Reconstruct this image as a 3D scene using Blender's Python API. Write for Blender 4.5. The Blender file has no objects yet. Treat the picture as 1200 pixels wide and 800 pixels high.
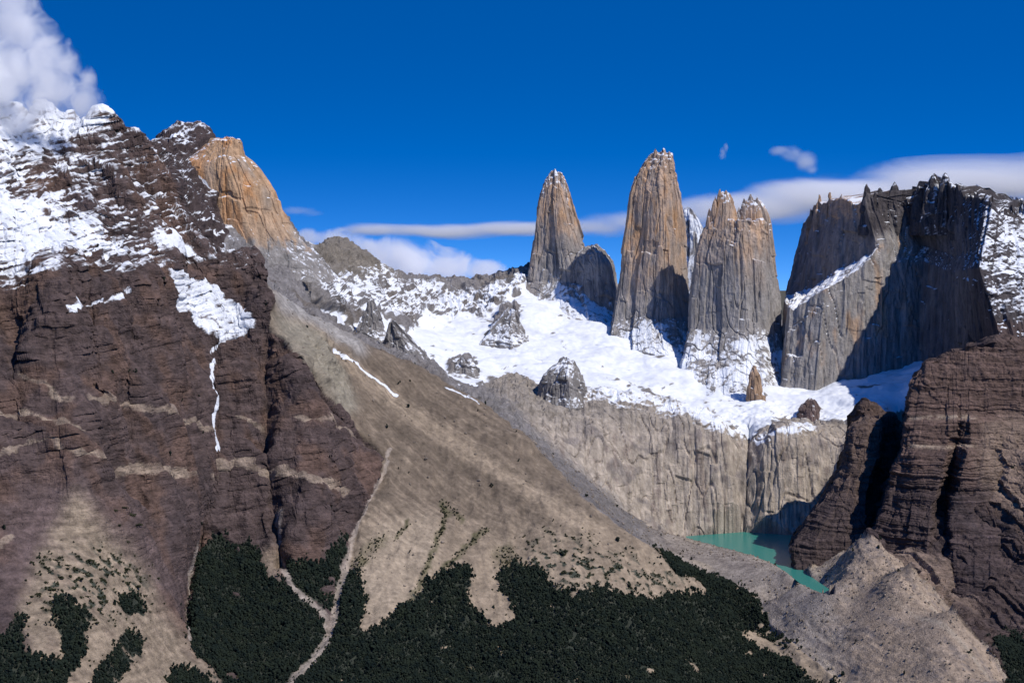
import bpy, math, random
import numpy as np
from mathutils import Vector

random.seed(7)
rng = np.random.default_rng(7)
S = bpy.context.scene
C = S.collection

# ------------------------------------------------------------------ camera, sky, sun
F = 2424.0            # focal length in photo pixels (1200 wide)
HY = 300.0            # photo row of the eye level
ALT = 1800.0          # camera altitude

cam = bpy.data.cameras.new("camera")
cam_o = bpy.data.objects.new("camera", cam)
C.objects.link(cam_o)
cam_o.location = (0, 0, ALT)
cam_o.rotation_euler = (math.radians(90), 0, 0)
cam.sensor_fit = 'HORIZONTAL'
cam.sensor_width = 36.0
cam.lens = 36.0 * F / 1200.0
cam.shift_y = -(400.0 - HY) / 1200.0
cam.clip_start = 1.0
cam.clip_end = 200000.0
S.camera = cam_o

SUN = Vector((1.0, -0.80, 1.42)).normalized()     # towards the sun
sun_elev = math.asin(SUN.z)
sun_az = math.atan2(SUN.x, SUN.y)

world = bpy.data.worlds.new("World")
S.world = world
world.use_nodes = True
wn = world.node_tree.nodes
wl = world.node_tree.links
wn.clear()
w_out = wn.new('ShaderNodeOutputWorld')
w_bg = wn.new('ShaderNodeBackground')
w_sky = wn.new('ShaderNodeTexSky')
w_sky.sky_type = 'NISHITA'
w_sky.sun_disc = False
w_sky.sun_elevation = sun_elev
w_sky.sun_rotation = sun_az
w_sky.altitude = 2500
w_sky.air_density = 1.0
w_sky.dust_density = 0.0
w_sky.ozone_density = 3.0
w_tc = wn.new('ShaderNodeTexCoord')
w_map = wn.new('ShaderNodeVectorMath'); w_map.operation = 'MULTIPLY_ADD'
w_map.inputs[1].default_value = (1, 1, 5.0)
w_map.inputs[2].default_value = (0, 0, 0.22)
w_nrm = wn.new('ShaderNodeVectorMath'); w_nrm.operation = 'NORMALIZE'
w_hsv = wn.new('ShaderNodeHueSaturation')
w_hsv.inputs['Saturation'].default_value = 1.40
w_hsv.inputs['Hue'].default_value = 0.511
w_hsv.inputs['Value'].default_value = 2.1
w_bg.inputs['Strength'].default_value = 0.09
wl.new(w_tc.outputs['Generated'], w_map.inputs[0])
wl.new(w_map.outputs[0], w_nrm.inputs[0])
wl.new(w_nrm.outputs[0], w_sky.inputs['Vector'])
wl.new(w_sky.outputs[0], w_hsv.inputs['Color'])
wl.new(w_hsv.outputs[0], w_bg.inputs['Color'])
wl.new(w_bg.outputs[0], w_out.inputs['Surface'])

sun = bpy.data.lights.new("sun", 'SUN')
sun.energy = 4.2
sun.angle = math.radians(0.53)
sun.color = (1.0, 0.95, 0.88)
sun_o = bpy.data.objects.new("sun", sun)
C.objects.link(sun_o)
sun_o.rotation_euler = (-SUN).to_track_quat('-Z', 'Y').to_euler()

S.view_settings.view_transform = 'Standard'
S.view_settings.look = 'None'
S.view_settings.exposure = 0.0
S.view_settings.gamma = 1.0
S.view_settings.use_curve_mapping = False
S.render.engine = 'CYCLES'
S.cycles.max_bounces = 14
S.cycles.diffuse_bounces = 2
S.cycles.volume_bounces = 12
S.cycles.use_denoising = True

# ------------------------------------------------------------------ noise
_perm = rng.permutation(256).astype(np.int32)
_perm = np.concatenate([_perm, _perm, _perm])
_g = rng.normal(size=(256, 3)); _g /= np.linalg.norm(_g, axis=1)[:, None]
_g = _g.astype(np.float32)
_gx, _gy, _gz = _g[:, 0].copy(), _g[:, 1].copy(), _g[:, 2].copy()


def noise3(x, y, z):
    x = np.asarray(x, np.float32); y = np.asarray(y, np.float32); z = np.asarray(z, np.float32)
    x, y, z = np.broadcast_arrays(x, y, z)
    fx = np.floor(x); fy = np.floor(y); fz = np.floor(z)
    X = fx.astype(np.int32) & 255; Y = fy.astype(np.int32) & 255; Z = fz.astype(np.int32) & 255
    x = x - fx; y = y - fy; z = z - fz
    u = x * x * x * (x * (x * 6 - 15) + 10); v = y * y * y * (y * (y * 6 - 15) + 10); w = z * z * z * (z * (z * 6 - 15) + 10)

    def corner(i, j, k):
        h = _perm[_perm[_perm[X + i] + Y + j] + Z + k]
        return _gx[h] * (x - i) + _gy[h] * (y - j) + _gz[h] * (z - k)
    a = corner(0, 0, 0); a = a + u * (corner(1, 0, 0) - a)
    b = corner(0, 1, 0); b = b + u * (corner(1, 1, 0) - b)
    a = a + v * (b - a)
    c = corner(0, 0, 1); c = c + u * (corner(1, 0, 1) - c)
    d = corner(0, 1, 1); d = d + u * (corner(1, 1, 1) - d)
    c = c + v * (d - c)
    return (a + w * (c - a)) * 1.6


def fbm(x, y, z, octaves=4, gain=0.5, lac=2.03, seed=0.0):
    s = 0; a = 1.0; f = 1.0
    for k in range(octaves):
        s = s + a * noise3(x * f + seed + 17.3 * k, y * f + 3.7 * seed + 9.1 * k, z * f + 5.1 * k)
        a *= gain; f *= lac
    return s


def ridged(x, y, z, octaves=4, gain=0.5, lac=2.07, seed=0.0):
    s = 0; a = 1.0; f = 1.0
    for k in range(octaves):
        n = 1.0 - 2.0 * np.abs(noise3(x * f + seed + 11.3 * k, y * f + 2.7 * seed + 7.7 * k, z * f + 3.3 * k))
        s = s + a * n
        a *= gain; f *= lac
    return s


def sstep(a, b, x):
    t = np.clip((x - a) / (b - a), 0, 1)
    return t * t * (3 - 2 * t)


def _h(a, b, k):
    a = np.asarray(a).astype(np.int64) & 255; b = np.asarray(b).astype(np.int64) & 255
    return _perm[_perm[_perm[a] + b] + k].astype(np.float32) / 127.5 - 1


def blocks(u, v, w, h, seed, soft=.10):
    """jointed rock: flat columns of unequal set-back, broken at uneven heights"""
    uu = u / w; c = np.floor(uu); f = uu - c

    def cell(cc):
        vv = v / h + 3.7 * _h(cc, cc * 0 + 5, seed); r = np.floor(vv); g = vv - r
        a = _h(cc, r, seed + 1); b_ = _h(cc, r + 1, seed + 1)
        return a + (b_ - a) * sstep(1 - soft * w / h * 1.5, 1, g)
    a = cell(c); b_ = cell(c + 1)
    return a + (b_ - a) * sstep(1 - soft, 1, f)


def beds(zz, a, thick, seed):
    """layered rock: hard bands standing out, soft ones set back"""
    t = zz / thick; k = np.floor(t); f = t - k
    lo = _h(k, 0 * k + 3, seed) + .5 * noise3(a / 130, k * 7.3, 0 * a); hi = _h(k + 1, 0 * k + 3, seed) + .5 * noise3(a / 130, (k + 1) * 7.3, 0 * a)
    return lo + (hi - lo) * sstep(.72, 1, f)


def up(px, py, D):
    """a photo direction at the distance D (metres along the view axis) as a point in the world"""
    return np.stack([(np.asarray(px, float) - 600) * D / F, np.asarray(D, float) + 0 * np.asarray(px, float),
                     ALT + (HY - np.asarray(py, float)) * D / F], -1)


def proj(P):
    D = np.maximum(P[..., 1], 1.0)
    return 600 + P[..., 0] * F / D, HY - (P[..., 2] - ALT) * F / D


# ------------------------------------------------------------------ the lie of the land: survey points
CP = []        # (x, y, z)


def pt(px, py, D):
    p = up(px, py, D); CP.append((p[0], p[1], p[2])); return p


def ptz(px, D, z):
    CP.append(((px - 600) * D / F, D, ALT + z))


def col(px, py0, D0, steps, beyond=None):
    """profile of a slope from its foot upwards: each step is (photo row, steepness)"""
    pt(px, py0, D0)
    z = (HY - py0) * D0 / F; D = D0
    for py, s in steps:
        k = (HY - py) / F
        Dn = (z - s * D) / (k - s)
        zn = k * Dn
        # keep the profile dense
        for t in (0.5, 1.0):
            ptz(px, D + (Dn - D) * t, z + (zn - z) * t)
        D, z = Dn, zn
    if beyond:
        for dD, dz in beyond:
            ptz(px, D + dD, z + dz)
    return D, z


back = [(150, -90), (400, -150)]
col(-200, 800, 3850, [(700, .5), (600, .6), (500, .9), (400, 1.0), (300, 1.0), (200, .7), (130, .7)], back)
col(-90, 800, 3900, [(700, .5), (600, .6), (500, .9), (400, 1.0), (300, 1.0), (200, .7), (130, .7)], back)
col(0, 800, 4000, [(700, .5), (600, .6), (500, .9), (400, 1.0), (300, 1.0), (200, .7), (128, .7)], back)
col(60, 800, 4050, [(740, .5), (650, .55), (580, .6), (500, .9), (420, 1.1), (340, 1.0), (250, .6), (160, .7), (128, .9)], back)
col(120, 800, 4150, [(720, .5), (640, .55), (560, .75), (500, .9), (420, 1.1), (350, 1.1), (250, .7), (180, .9), (138, 1.0)], back)
col(150, 800, 4230, [(720, .47), (640, .58), (560, .8), (490, .95), (410, 1.1), (340, 1.0), (250, .75), (190, .95), (158, 1.0)], back)
col(180, 800, 4320, [(720, .45), (640, .6), (560, .9), (480, 1.0), (400, 1.1), (330, .9), (250, .8), (178, 1.0)], [(120, -80), (300, -60)])
col(213, 800, 4420, [(720, .38), (640, .45), (560, .95), (480, 1.05), (400, 1.1), (330, .9), (250, .85), (216, 1.0)], [(120, -80), (300, -60)])
col(245, 800, 4480, [(720, .3), (640, .4), (560, 1.0), (480, 1.1), (400, 1.1), (330, .9), (262, .9)], [(120, -60), (300, -40)])
col(290, 800, 4550, [(720, .3), (640, .4), (550, 1.0), (470, 1.1), (400, 1.1), (340, 1.0), (302, 1.0)], [(120, -30)])
col(318, 800, 4580, [(720, .33), (650, .45), (550, .95), (470, 1.1), (400, 1.1), (352, .9)], [(150, 10)])
col(345, 800, 4600, [(720, .35), (650, .5), (550, .9), (480, 1.1), (428, 1.0), (395, .5), (356, .6)], [(150, -20)])
col(400, 800, 4650, [(740, .3), (660, .45), (580, .7), (492, .8), (440, .6), (393, .6)], [(200, -40)])
col(450, 800, 4700, [(740, .35), (660, .45), (600, .55), (530, .6), (470, .6), (418, .6)], [(250, -50)])
col(500, 800, 4780, [(740, .4), (660, .5), (600, .5), (530, .55), (480, .6), (440, .6)], [(300, -60)])
col(560, 800, 4830, [(740, .4), (660, .5), (600, .5), (530, .55), (470, .6)], [(300, -50)])
col(620, 800, 4850, [(740, .4), (680, .45), (620, .5), (560, .55), (515, .6)], [(300, -60)])
col(680, 800, 4870, [(740, .4), (690, .45), (640, .5), (582, .55)], [(300, -70)])
col(740, 800, 4950, [(740, .35), (690, .45), (650, .5), (632, .6)], [(300, -80)])
col(790, 800, 5080, [(740, .35), (700, .4), (668, .5)], [(250, -110)])
col(826, 800, 5200, [(740, .3), (694, .4)], [(200, -90)])
col(870, 800, 5320, [(760, .2), (735, .3)], [(120, -30)])

# the grey strip of lateral moraine behind the spur and the arm round the lake
for p in [(600, 484, 6720), (640, 520, 6680), (690, 565, 6650), (740, 606, 6720), (775, 624, 6780), (800, 629, 6800),
          (830, 637, 6640), (860, 643, 6500), (885, 651, 6360), (905, 660, 6220), (925, 673, 6030), (940, 684, 5850), (960, 694, 5720), (975, 697, 5680),
          (760, 640, 6520), (800, 656, 6420), (850, 684, 6150), (880, 694, 6000), (905, 700, 6000), (905, 745, 5720),
          (945, 735, 5640), (950, 770, 5480), (985, 800, 5330), (985, 745, 5520), (1000, 702, 5660),
          (780, 648, 6430), (830, 672, 6280)]:
    pt(*p)
# lake bed
for px, D in [(830, 6850), (870, 6900), (900, 6700), (930, 6800), (880, 6600), (915, 6450), (950, 6000), (965, 5860), (935, 6250), (960, 6800), (1000, 6850)]:
    ptz(px, D, -962)
for px in (800, 840, 870, 900, 930, 960):
    pt(px, 627, 6960)
# slabs under the glacier
for p in [(600, 478, 6850), (600, 460, 7050), (640, 500, 6850), (640, 470, 7080), (680, 520, 6880), (680, 480, 7080), (680, 460, 7220),
          (710, 575, 6830), (715, 530, 6920), (720, 480, 7130), (740, 585, 6910), (740, 500, 7080), (740, 468, 7230),
          (780, 610, 6950), (780, 510, 7080), (780, 482, 7220), (820, 605, 6985), (820, 520, 7080), (820, 490, 7220),
          (855, 605, 7000), (855, 520, 7090), (855, 500, 7200), (875, 605, 7060), (875, 530, 7160), (878, 508, 7230),
          (900, 605, 7000), (900, 520, 7090), (900, 497, 7230), (940, 605, 7000), (940, 520, 7090), (940, 498, 7240),
          (985, 600, 7020), (985, 530, 7090), (985, 500, 7240), (1030, 520, 7120), (1030, 490, 7300)]:
    pt(*p)
# the ice
for p in [(870, 485, 7380), (800, 460, 7560), (940, 488, 7360), (900, 455, 7620), (720, 445, 7560), (640, 415, 7850), (560, 410, 7850),
          (500, 400, 7700), (460, 395, 7600), (560, 455, 7150), (600, 440, 7450), (600, 360, 8300), (640, 348, 8480), (690, 365, 8450),
          (720, 400, 8050), (840, 432, 7880), (905, 412, 8100), (905, 450, 7750), (1000, 468, 7420), (1050, 458, 7480), (970, 480, 7350),
          (540, 378, 8250), (500, 430, 7000), (520, 442, 7020), (430, 395, 7250), (400, 382, 7150), (480, 418, 7050), (680, 435, 7500), (660, 470, 7150),
          (760, 420, 7900), (800, 440, 7720)]:
    pt(*p)
# back wall of the cirque
for p in [(300, 300, 6700), (330, 320, 6600), (345, 350, 6500), (350, 300, 7000), (385, 340, 7150), (340, 300, 7500), (372, 292, 7750), (405, 288, 7900), (430, 303, 8050), (455, 320, 8250), (480, 330, 8400),
          (500, 330, 8550), (525, 332, 8650), (550, 330, 8700), (580, 328, 8700), (600, 322, 8700), (625, 312, 8720), (420, 345, 7600), (450, 360, 7950), (480, 368, 8100),
          (520, 372, 8280), (560, 365, 8380), (405, 365, 7350), (365, 362, 6950)]:
    pt(*p)
for px, D, z in [(340, 7900, -60), (400, 8400, -120), (460, 8800, -220), (520, 9000, -250), (580, 9100, -250), (660, 9200, -180), (760, 9000, -250), (860, 8900, -300),
                 (200, 7600, 100), (300, 7600, 60), (100, 6800, 150), (0, 6800, 120), (-200, 6800, 100), (1000, 9200, -300), (1200, 9200, -300), (1400, 9000, -300)]:
    ptz(px, D, z)
for px in range(-250, 1500, 150):
    ptz(px, 10500, -450); ptz(px, 13500, -700)
# back peak beside the orange one
for p in [(190, 200, 6500), (200, 152, 6900), (218, 156, 6950), (238, 152, 7000), (250, 165, 7000), (178, 190, 6900), (235, 225, 6600), (215, 200, 6650), (262, 280, 6550), (265, 200, 6850)]:
    pt(*p)
# right: moraine cone, brown butte
col(1010, 800, 5250, [(740, .45), (700, .3), (660, .42), (630, .55)], [(120, -60)])
col(1060, 800, 5150, [(740, .45), (700, .45), (667, .5)], [(130, -45)])
col(1120, 800, 5050, [(750, .45), (717, .5)], [(150, -60)])
col(1180, 800, 4950, [(796, .45)], [(170, -60)])
col(1250, 830, 4850, [(820, .45)], [(200, -60)])
for p in [(1030, 655, 6020), (1060, 650, 6050), (1010, 615, 6300), (985, 640, 6250), (960, 664, 6190), (945, 666, 6230), (940, 645, 6420), (935, 628, 6600), (955, 605, 6650), (975, 570, 6720), (985, 600, 6420), (990, 540, 6750), (1000, 500, 6800), (1030, 490, 6800),
          (1015, 540, 6620), (1010, 580, 6430), (1060, 600, 6260), (1060, 540, 6480), (1060, 490, 6700), (1060, 456, 6900), (1078, 440, 6880), (1085, 428, 6900), (1110, 416, 6880),
          (1090, 600, 6180), (1090, 640, 6000), (1090, 540, 6400), (1090, 490, 6560), (1090, 450, 6720),
          (1120, 700, 5750), (1120, 640, 5980), (1120, 600, 6130), (1120, 540, 6330), (1120, 490, 6480), (1120, 440, 6620), (1130, 409, 6740),
          (1160, 740, 5550), (1160, 700, 5720), (1160, 640, 5920), (1160, 570, 6130), (1160, 500, 6350), (1160, 450, 6500), (1160, 408, 6620),
          (1200, 760, 5450), (1200, 700, 5700), (1200, 640, 5880), (1200, 560, 6120), (1200, 500, 6320), (1200, 450, 6470), (1200, 411, 6600),
          (1300, 760, 5450), (1300, 640, 5850), (1300, 500, 6300), (1300, 415, 6600), (1450, 760, 5400), (1450, 640, 5850), (1450, 500, 6300), (1450, 415, 6600)]:
    pt(*p)
for px, D, z in [(1000, 7050, -640), (1060, 7150, -480), (1110, 7150, -370), (1160, 7000, -330), (1220, 7000, -310), (1350, 7000, -310), (960, 6850, -935), (940, 6800, -945)]:
    ptz(px, D, z)
# near edge of the valley
for px in range(-250, 1500, 150):
    ptz(px, 3300, -900 if px < 300 else -1080)
    if px > 250:
        ptz(px, 4200, -1010 - (60 if px > 700 else 0))

CP = np.array(CP)
# thin out near-duplicates
keep = []
for i in range(len(CP)):
    ok = True
    for j in keep:
        if (CP[i, 0] - CP[j, 0]) ** 2 + (CP[i, 1] - CP[j, 1]) ** 2 < 18 ** 2:
            ok = False; break
    if ok:
        keep.append(i)
CP = CP[keep]

SC = 1000.0
_A = CP[:, :2] / SC
_n = len(CP)
_r = np.sqrt(((_A[:, None, :] - _A[None]) ** 2).sum(-1) + 0.03 ** 2)
_M = np.zeros((_n + 3, _n + 3))
_M[:_n, :_n] = _r - 1e-4 * np.eye(_n)
_M[:_n, _n] = 1; _M[:_n, _n + 1:] = _A
_M[_n, :_n] = 1; _M[_n + 1:, :_n] = _A.T
_sol = np.linalg.solve(_M, np.concatenate([CP[:, 2], np.zeros(3)]))

PX0, PX1, PXS = -140.0, 1340.0, 10.0
D0, D1, DS = 3350.0, 13200.0, 25.0
gpx = np.arange(PX0, PX1 + .1, PXS)
gD = np.arange(D0, D1 + .1, DS)
GX, GD = np.meshgrid(gpx, gD, indexing='ij')
gx = (GX - 600) * GD / F / SC
gy = GD / SC
Hc = np.zeros_like(gx)
for i in range(gx.shape[0]):
    d = np.sqrt((gx[i][:, None] - _A[:, 0]) ** 2 + (gy[i][:, None] - _A[:, 1]) ** 2 + 0.03 ** 2)
    Hc[i] = d @ _sol[:_n] + _sol[_n] + gx[i] * _sol[_n + 1] + gy[i] * _sol[_n + 2]


def _cr(t):
    return (-.5 * t ** 3 + t ** 2 - .5 * t, 1.5 * t ** 3 - 2.5 * t ** 2 + 1, -1.5 * t ** 3 + 2 * t ** 2 + .5 * t, .5 * t ** 3 - .5 * t ** 2)


def hgt(px, D):
    u = np.clip((np.asarray(px, float) - PX0) / PXS, 0, len(gpx) - 1.001)
    v = np.clip((np.asarray(D, float) - D0) / DS, 0, len(gD) - 1.001)
    i = np.floor(u).astype(int); j = np.floor(v).astype(int)
    wu = _cr(u - i); wv = _cr(v - j)
    s = 0
    for a in range(4):
        ia = np.clip(i + a - 1, 0, len(gpx) - 1)
        for b in range(4):
            jb = np.clip(j + b - 1, 0, len(gD) - 1)
            s = s + wu[a] * wv[b] * Hc[ia, jb]
    return s


def hit(px, py, dmin=3400.0, dmax=9500.0):
    """where the line of sight meets the land"""
    D = np.arange(dmin, dmax, 6.0)
    z = hgt(np.full_like(D, px), D)
    ray = ALT + (HY - py) * D / F
    k = np.argmax(z >= ray)
    if z[k] < ray[k]:
        k = len(D) - 1
    return np.array([(px - 600) * D[k] / F, D[k], z[k]])


# ------------------------------------------------------------------ land cover maps (drawn over the view, then fixed to the ground)
MX0, MY0, MW, MH = -200, -100, 1600, 1000


def poly_mask(polys, blur=0):
    m = np.zeros((MH, MW), np.float32)
    for P in polys:
        P = np.array(P, float)
        x0, y0 = P.min(0); x1, y1 = P.max(0)
        xs = np.arange(max(int(x0), MX0), min(int(x1) + 2, MX0 + MW)); ys = np.arange(max(int(y0), MY0), min(int(y1) + 2, MY0 + MH))
        if len(xs) == 0 or len(ys) == 0:
            continue
        X, Y = np.meshgrid(xs, ys)
        ins = np.zeros(X.shape, bool)
        n = len(P)
        for i in range(n):
            xa, ya = P[i]; xb, yb = P[(i + 1) % n]
            if ya == yb:
                continue
            c = ((ya > Y) != (yb > Y)) & (X < (xb - xa) * (Y - ya) / (yb - ya) + xa)
            ins ^= c
        m[ys[0] - MY0:ys[-1] + 1 - MY0, xs[0] - MX0:xs[-1] + 1 - MX0] = np.maximum(m[ys[0] - MY0:ys[-1] + 1 - MY0, xs[0] - MX0:xs[-1] + 1 - MX0], ins)
    return soften(m, blur)


def soften(m, r):
    r = int(r)
    if r <= 0:
        return m
    for _ in range(2):
        for ax in (0, 1):
            p = np.pad(m, [(r + 1, r) if a == ax else (0, 0) for a in (0, 1)], mode='edge')
            c = np.cumsum(p, axis=ax, dtype=np.float64)
            n = m.shape[ax]
            hi = np.take(c, np.arange(2 * r + 1, 2 * r + 1 + n), axis=ax); lo = np.take(c, np.arange(0, n), axis=ax)
            m = ((hi - lo) / (2 * r + 1)).astype(np.float32)
    return m


def line_mask(lines):
    """lines: (points, half width) -> soft strokes"""
    m = np.zeros((MH, MW), np.float32)
    for pts, w in lines:
        for (xa, ya), (xb, yb) in zip(pts[:-1], pts[1:]):
            q = int(3 * w + 3)
            xs = np.arange(int(min(xa, xb)) - q, int(max(xa, xb)) + q); ys = np.arange(int(min(ya, yb)) - q, int(max(ya, yb)) + q)
            xs = xs[(xs >= MX0) & (xs < MX0 + MW)]; ys = ys[(ys >= MY0) & (ys < MY0 + MH)]
            if len(xs) == 0 or len(ys) == 0:
                continue
            X, Y = np.meshgrid(xs, ys)
            L2 = (xb - xa) ** 2 + (yb - ya) ** 2
            t = np.clip(((X - xa) * (xb - xa) + (Y - ya) * (yb - ya)) / max(L2, 1e-6), 0, 1)
            d = np.hypot(X - xa - t * (xb - xa), Y - ya - t * (yb - ya))
            v = np.clip(1.3 - d / w * 0.8, 0, 1)
            sl = (slice(ys[0] - MY0, ys[-1] + 1 - MY0), slice(xs[0] - MX0, xs[-1] + 1 - MX0))
            m[sl] = np.maximum(m[sl], v)
    return m


def look(m, px, py):
    u = np.clip(px - MX0, 0, MW - 1.001); v = np.clip(py - MY0, 0, MH - 1.001)
    i = u.astype(np.int32); j = v.astype(np.int32)
    fu = u - i; fv = v - j
    return (m[j, i] * (1 - fu) + m[j, i + 1] * fu) * (1 - fv) + (m[j + 1, i] * (1 - fu) + m[j + 1, i + 1] * fu) * fv


BROWN_EDGE = [(292, 290), (306, 335), (318, 352), (316, 385), (332, 402), (348, 428), (372, 460), (402, 490), (430, 515), (448, 538), (440, 570), (425, 600), (414, 622), (405, 660), (398, 690), (393, 720), (388, 740), (375, 765), (355, 785), (338, 800), (320, 900)]
M_left = poly_mask([[(-200, -100), (292, -100)] + BROWN_EDGE + [(-200, 900)]])
SPUR_EDGE = [(345, 330), (420, 385), (500, 430), (560, 468), (600, 495), (640, 540), (690, 590), (725, 616), (760, 643), (800, 672), (832, 694), (870, 735), (930, 775), (985, 830), (1000, 900)]
M_moraine = poly_mask([[(540, 440), (600, 478), (640, 505), (690, 550), (735, 600), (780, 615), (990, 615), (1008, 626), (1030, 640), (1060, 665), (1090, 690), (1140, 740), (1182, 800), (1190, 900), (985, 900)]
                       + [(985, 800), (948, 770), (905, 735), (885, 702), (850, 682), (800, 660), (760, 643), (725, 616), (690, 590), (640, 540), (600, 495)]], 1)
M_butte = poly_mask([[(925, 640), (930, 560), (985, 480), (1050, 400), (1200, 380), (1400, 380), (1400, 900), (1195, 900), (1182, 800), (1140, 740), (1090, 690), (1060, 665), (1030, 640), (1008, 626), (985, 640), (950, 668)]], 1)

FOREST = [
    [(238, 632), (255, 626), (272, 640), (285, 634), (300, 637), (306, 662), (316, 684), (322, 690), (327, 668), (336, 690), (352, 702), (378, 722), (384, 742), (378, 765), (352, 790), (338, 803), (320, 900), (300, 900), (262, 800), (240, 776), (222, 756), (222, 720), (228, 690), (230, 660)],
    [(330, 655), (352, 662), (372, 660), (388, 650), (396, 632), (404, 622), (410, 628), (402, 660), (394, 692), (389, 720), (374, 710), (352, 694), (336, 676)],
    [(398, 694), (404, 670), (414, 668), (424, 662), (422, 690), (420, 705), (424, 690), (426, 720), (416, 738), (430, 750), (438, 746), (445, 734), (468, 722), (490, 700), (500, 682), (515, 677), (534, 668), (552, 668), (562, 666), (552, 676), (546, 694),
     (546, 708), (558, 714), (562, 724), (574, 736), (594, 738), (606, 728), (600, 712), (588, 692), (580, 674), (588, 668), (600, 664), (602, 654), (612, 662), (622, 668), (632, 664), (640, 680), (648, 690), (650, 698), (660, 692), (668, 692), (670, 704), (678, 706), (684, 692),
     (700, 688), (712, 690), (716, 704), (722, 694), (735, 696), (736, 706), (752, 702), (770, 706), (782, 700), (790, 694), (812, 698), (832, 701), (800, 690), (780, 662), (758, 642), (776, 650), (800, 661), (850, 683), (884, 703),
     (905, 738), (948, 772), (985, 802), (1000, 900), (340, 900), (342, 800), (380, 770), (395, 735)],
    [(20, 722), (30, 725), (24, 745), (30, 765), (55, 775), (70, 770), (78, 800), (80, 900), (-200, 900), (-200, 760), (0, 745)],
    [(60, 700), (80, 700), (100, 712), (106, 728), (98, 745), (92, 775), (76, 800), (72, 790), (78, 770), (70, 740), (66, 720)],
    [(138, 745), (145, 738), (162, 740), (168, 752), (165, 765), (150, 775), (140, 798), (138, 830), (105, 830), (112, 790), (125, 770), (138, 760)],
    [(200, 780), (230, 788), (250, 800), (250, 840), (205, 840)], [(138, 700), (160, 698), (170, 708), (168, 718), (150, 722), (140, 712)],
    [(1165, 745), (1200, 740), (1400, 730), (1400, 900), (1190, 900), (1182, 800)],
]
FOREST_HOLES = [[(800, 674), (815, 680), (832, 694), (826, 703), (800, 697)], [(888, 710), (898, 714), (925, 742), (952, 768), (925, 752), (900, 735)],
                [(862, 735), (888, 738), (920, 757), (955, 777), (985, 805), (955, 803), (925, 778), (890, 766), (872, 752)],
                [(742, 700), (748, 704), (748, 712), (742, 712)], [(716, 700), (720, 700), (722, 712), (718, 714)], [(540, 777), (548, 775), (556, 788), (550, 796)], ]
M_forest = poly_mask(FOREST, 1) * (1 - poly_mask(FOREST_HOLES, 1))
# sparse olive scrub above the trees
M_scrub = poly_mask([[(415, 655), (440, 630), (452, 625), (448, 640), (425, 662), (412, 672)], [(578, 645), (596, 638), (604, 655), (596, 676), (588, 668), (580, 656)],
                     [(530, 780), (560, 765), (600, 772), (610, 810), (520, 810)], [(660, 785), (745, 780), (760, 810), (650, 810)],
                     ], 3) * .8
M_scrub = np.maximum(M_scrub, line_mask([([(519, 590), (522, 604), (516, 625), (511, 640), (504, 655), (494, 680), (486, 700), (470, 722)], 3.0), ([(519, 590), (528, 598), (540, 606)], 4.0), ([(570, 622), (556, 632), (540, 648), (524, 664), (512, 678)], 3.2), ([(480, 612), (470, 624), (462, 632)], 2.0)]))
M_spot = poly_mask([[(600, 655), (640, 630), (720, 650), (790, 672), (815, 690), (740, 702), (650, 692)], [(50, 650), (120, 640), (168, 668), (172, 712), (130, 725), (40, 722)]], 10)
STREAMS = [([(455, 528), (449, 552), (436, 578), (427, 600), (416, 622)], 2.0), ([(416, 622), (410, 640), (405, 660)], 3.0), ([(405, 660), (398, 690), (393, 720), (388, 740), (375, 765), (355, 785), (338, 803), (330, 830)], 4.6),
           ([(330, 600), (329, 640), (333, 670), (342, 688), (365, 705), (383, 722), (384, 742), (378, 762)], 3.4),
           ([(222, 640), (219, 680), (217, 720), (222, 750)], 2.0)]
LEDGES = [([(28, 440), (62, 456)], 2), ([(-60, 492), (0, 490), (35, 487), (60, 493), (92, 508)], 3), ([(100, 470), (150, 475), (200, 489), (238, 504)], 3), ([(280, 488), (310, 500)], 2),
          ([(350, 490), (366, 494), (392, 508), (432, 522), (446, 535)], 2.5), ([(134, 554), (150, 548), (168, 545), (190, 549), (212, 557)], 5), ([(242, 561), (258, 553), (272, 547), (292, 550), (310, 556)], 4.5),
          ([(318, 562), (330, 554), (345, 560), (372, 566), (402, 578)], 4.5), ([(-20, 540), (30, 525), (60, 520), (120, 545)], 2), ([(0, 640), (15, 632)], 4), ([(60, 458), (85, 468)], 3),
          ([(1070, 492), (1100, 489), (1138, 486)], 1.8), ([(1098, 526), (1136, 521)], 1.8), ([(1062, 500), (1078, 505)], 2.5), ([(1140, 500), (1180, 495)], 2)]
M_stream = line_mask(STREAMS)
M_ledge = line_mask(LEDGES)
M_cone = poly_mask([[(85, 575), (98, 580), (120, 620), (170, 668), (188, 715), (225, 760), (268, 805), (180, 830), (60, 830), (20, 720), (50, 640), (70, 600)],
                    [(322, 690), (308, 664), (312, 640), (330, 650), (326, 672)]], 8)
M_dust = poly_mask([[(40, 560), (80, 555), (120, 600), (180, 640), (200, 700), (120, 720), (20, 700), (0, 620)]], 20)
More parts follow.
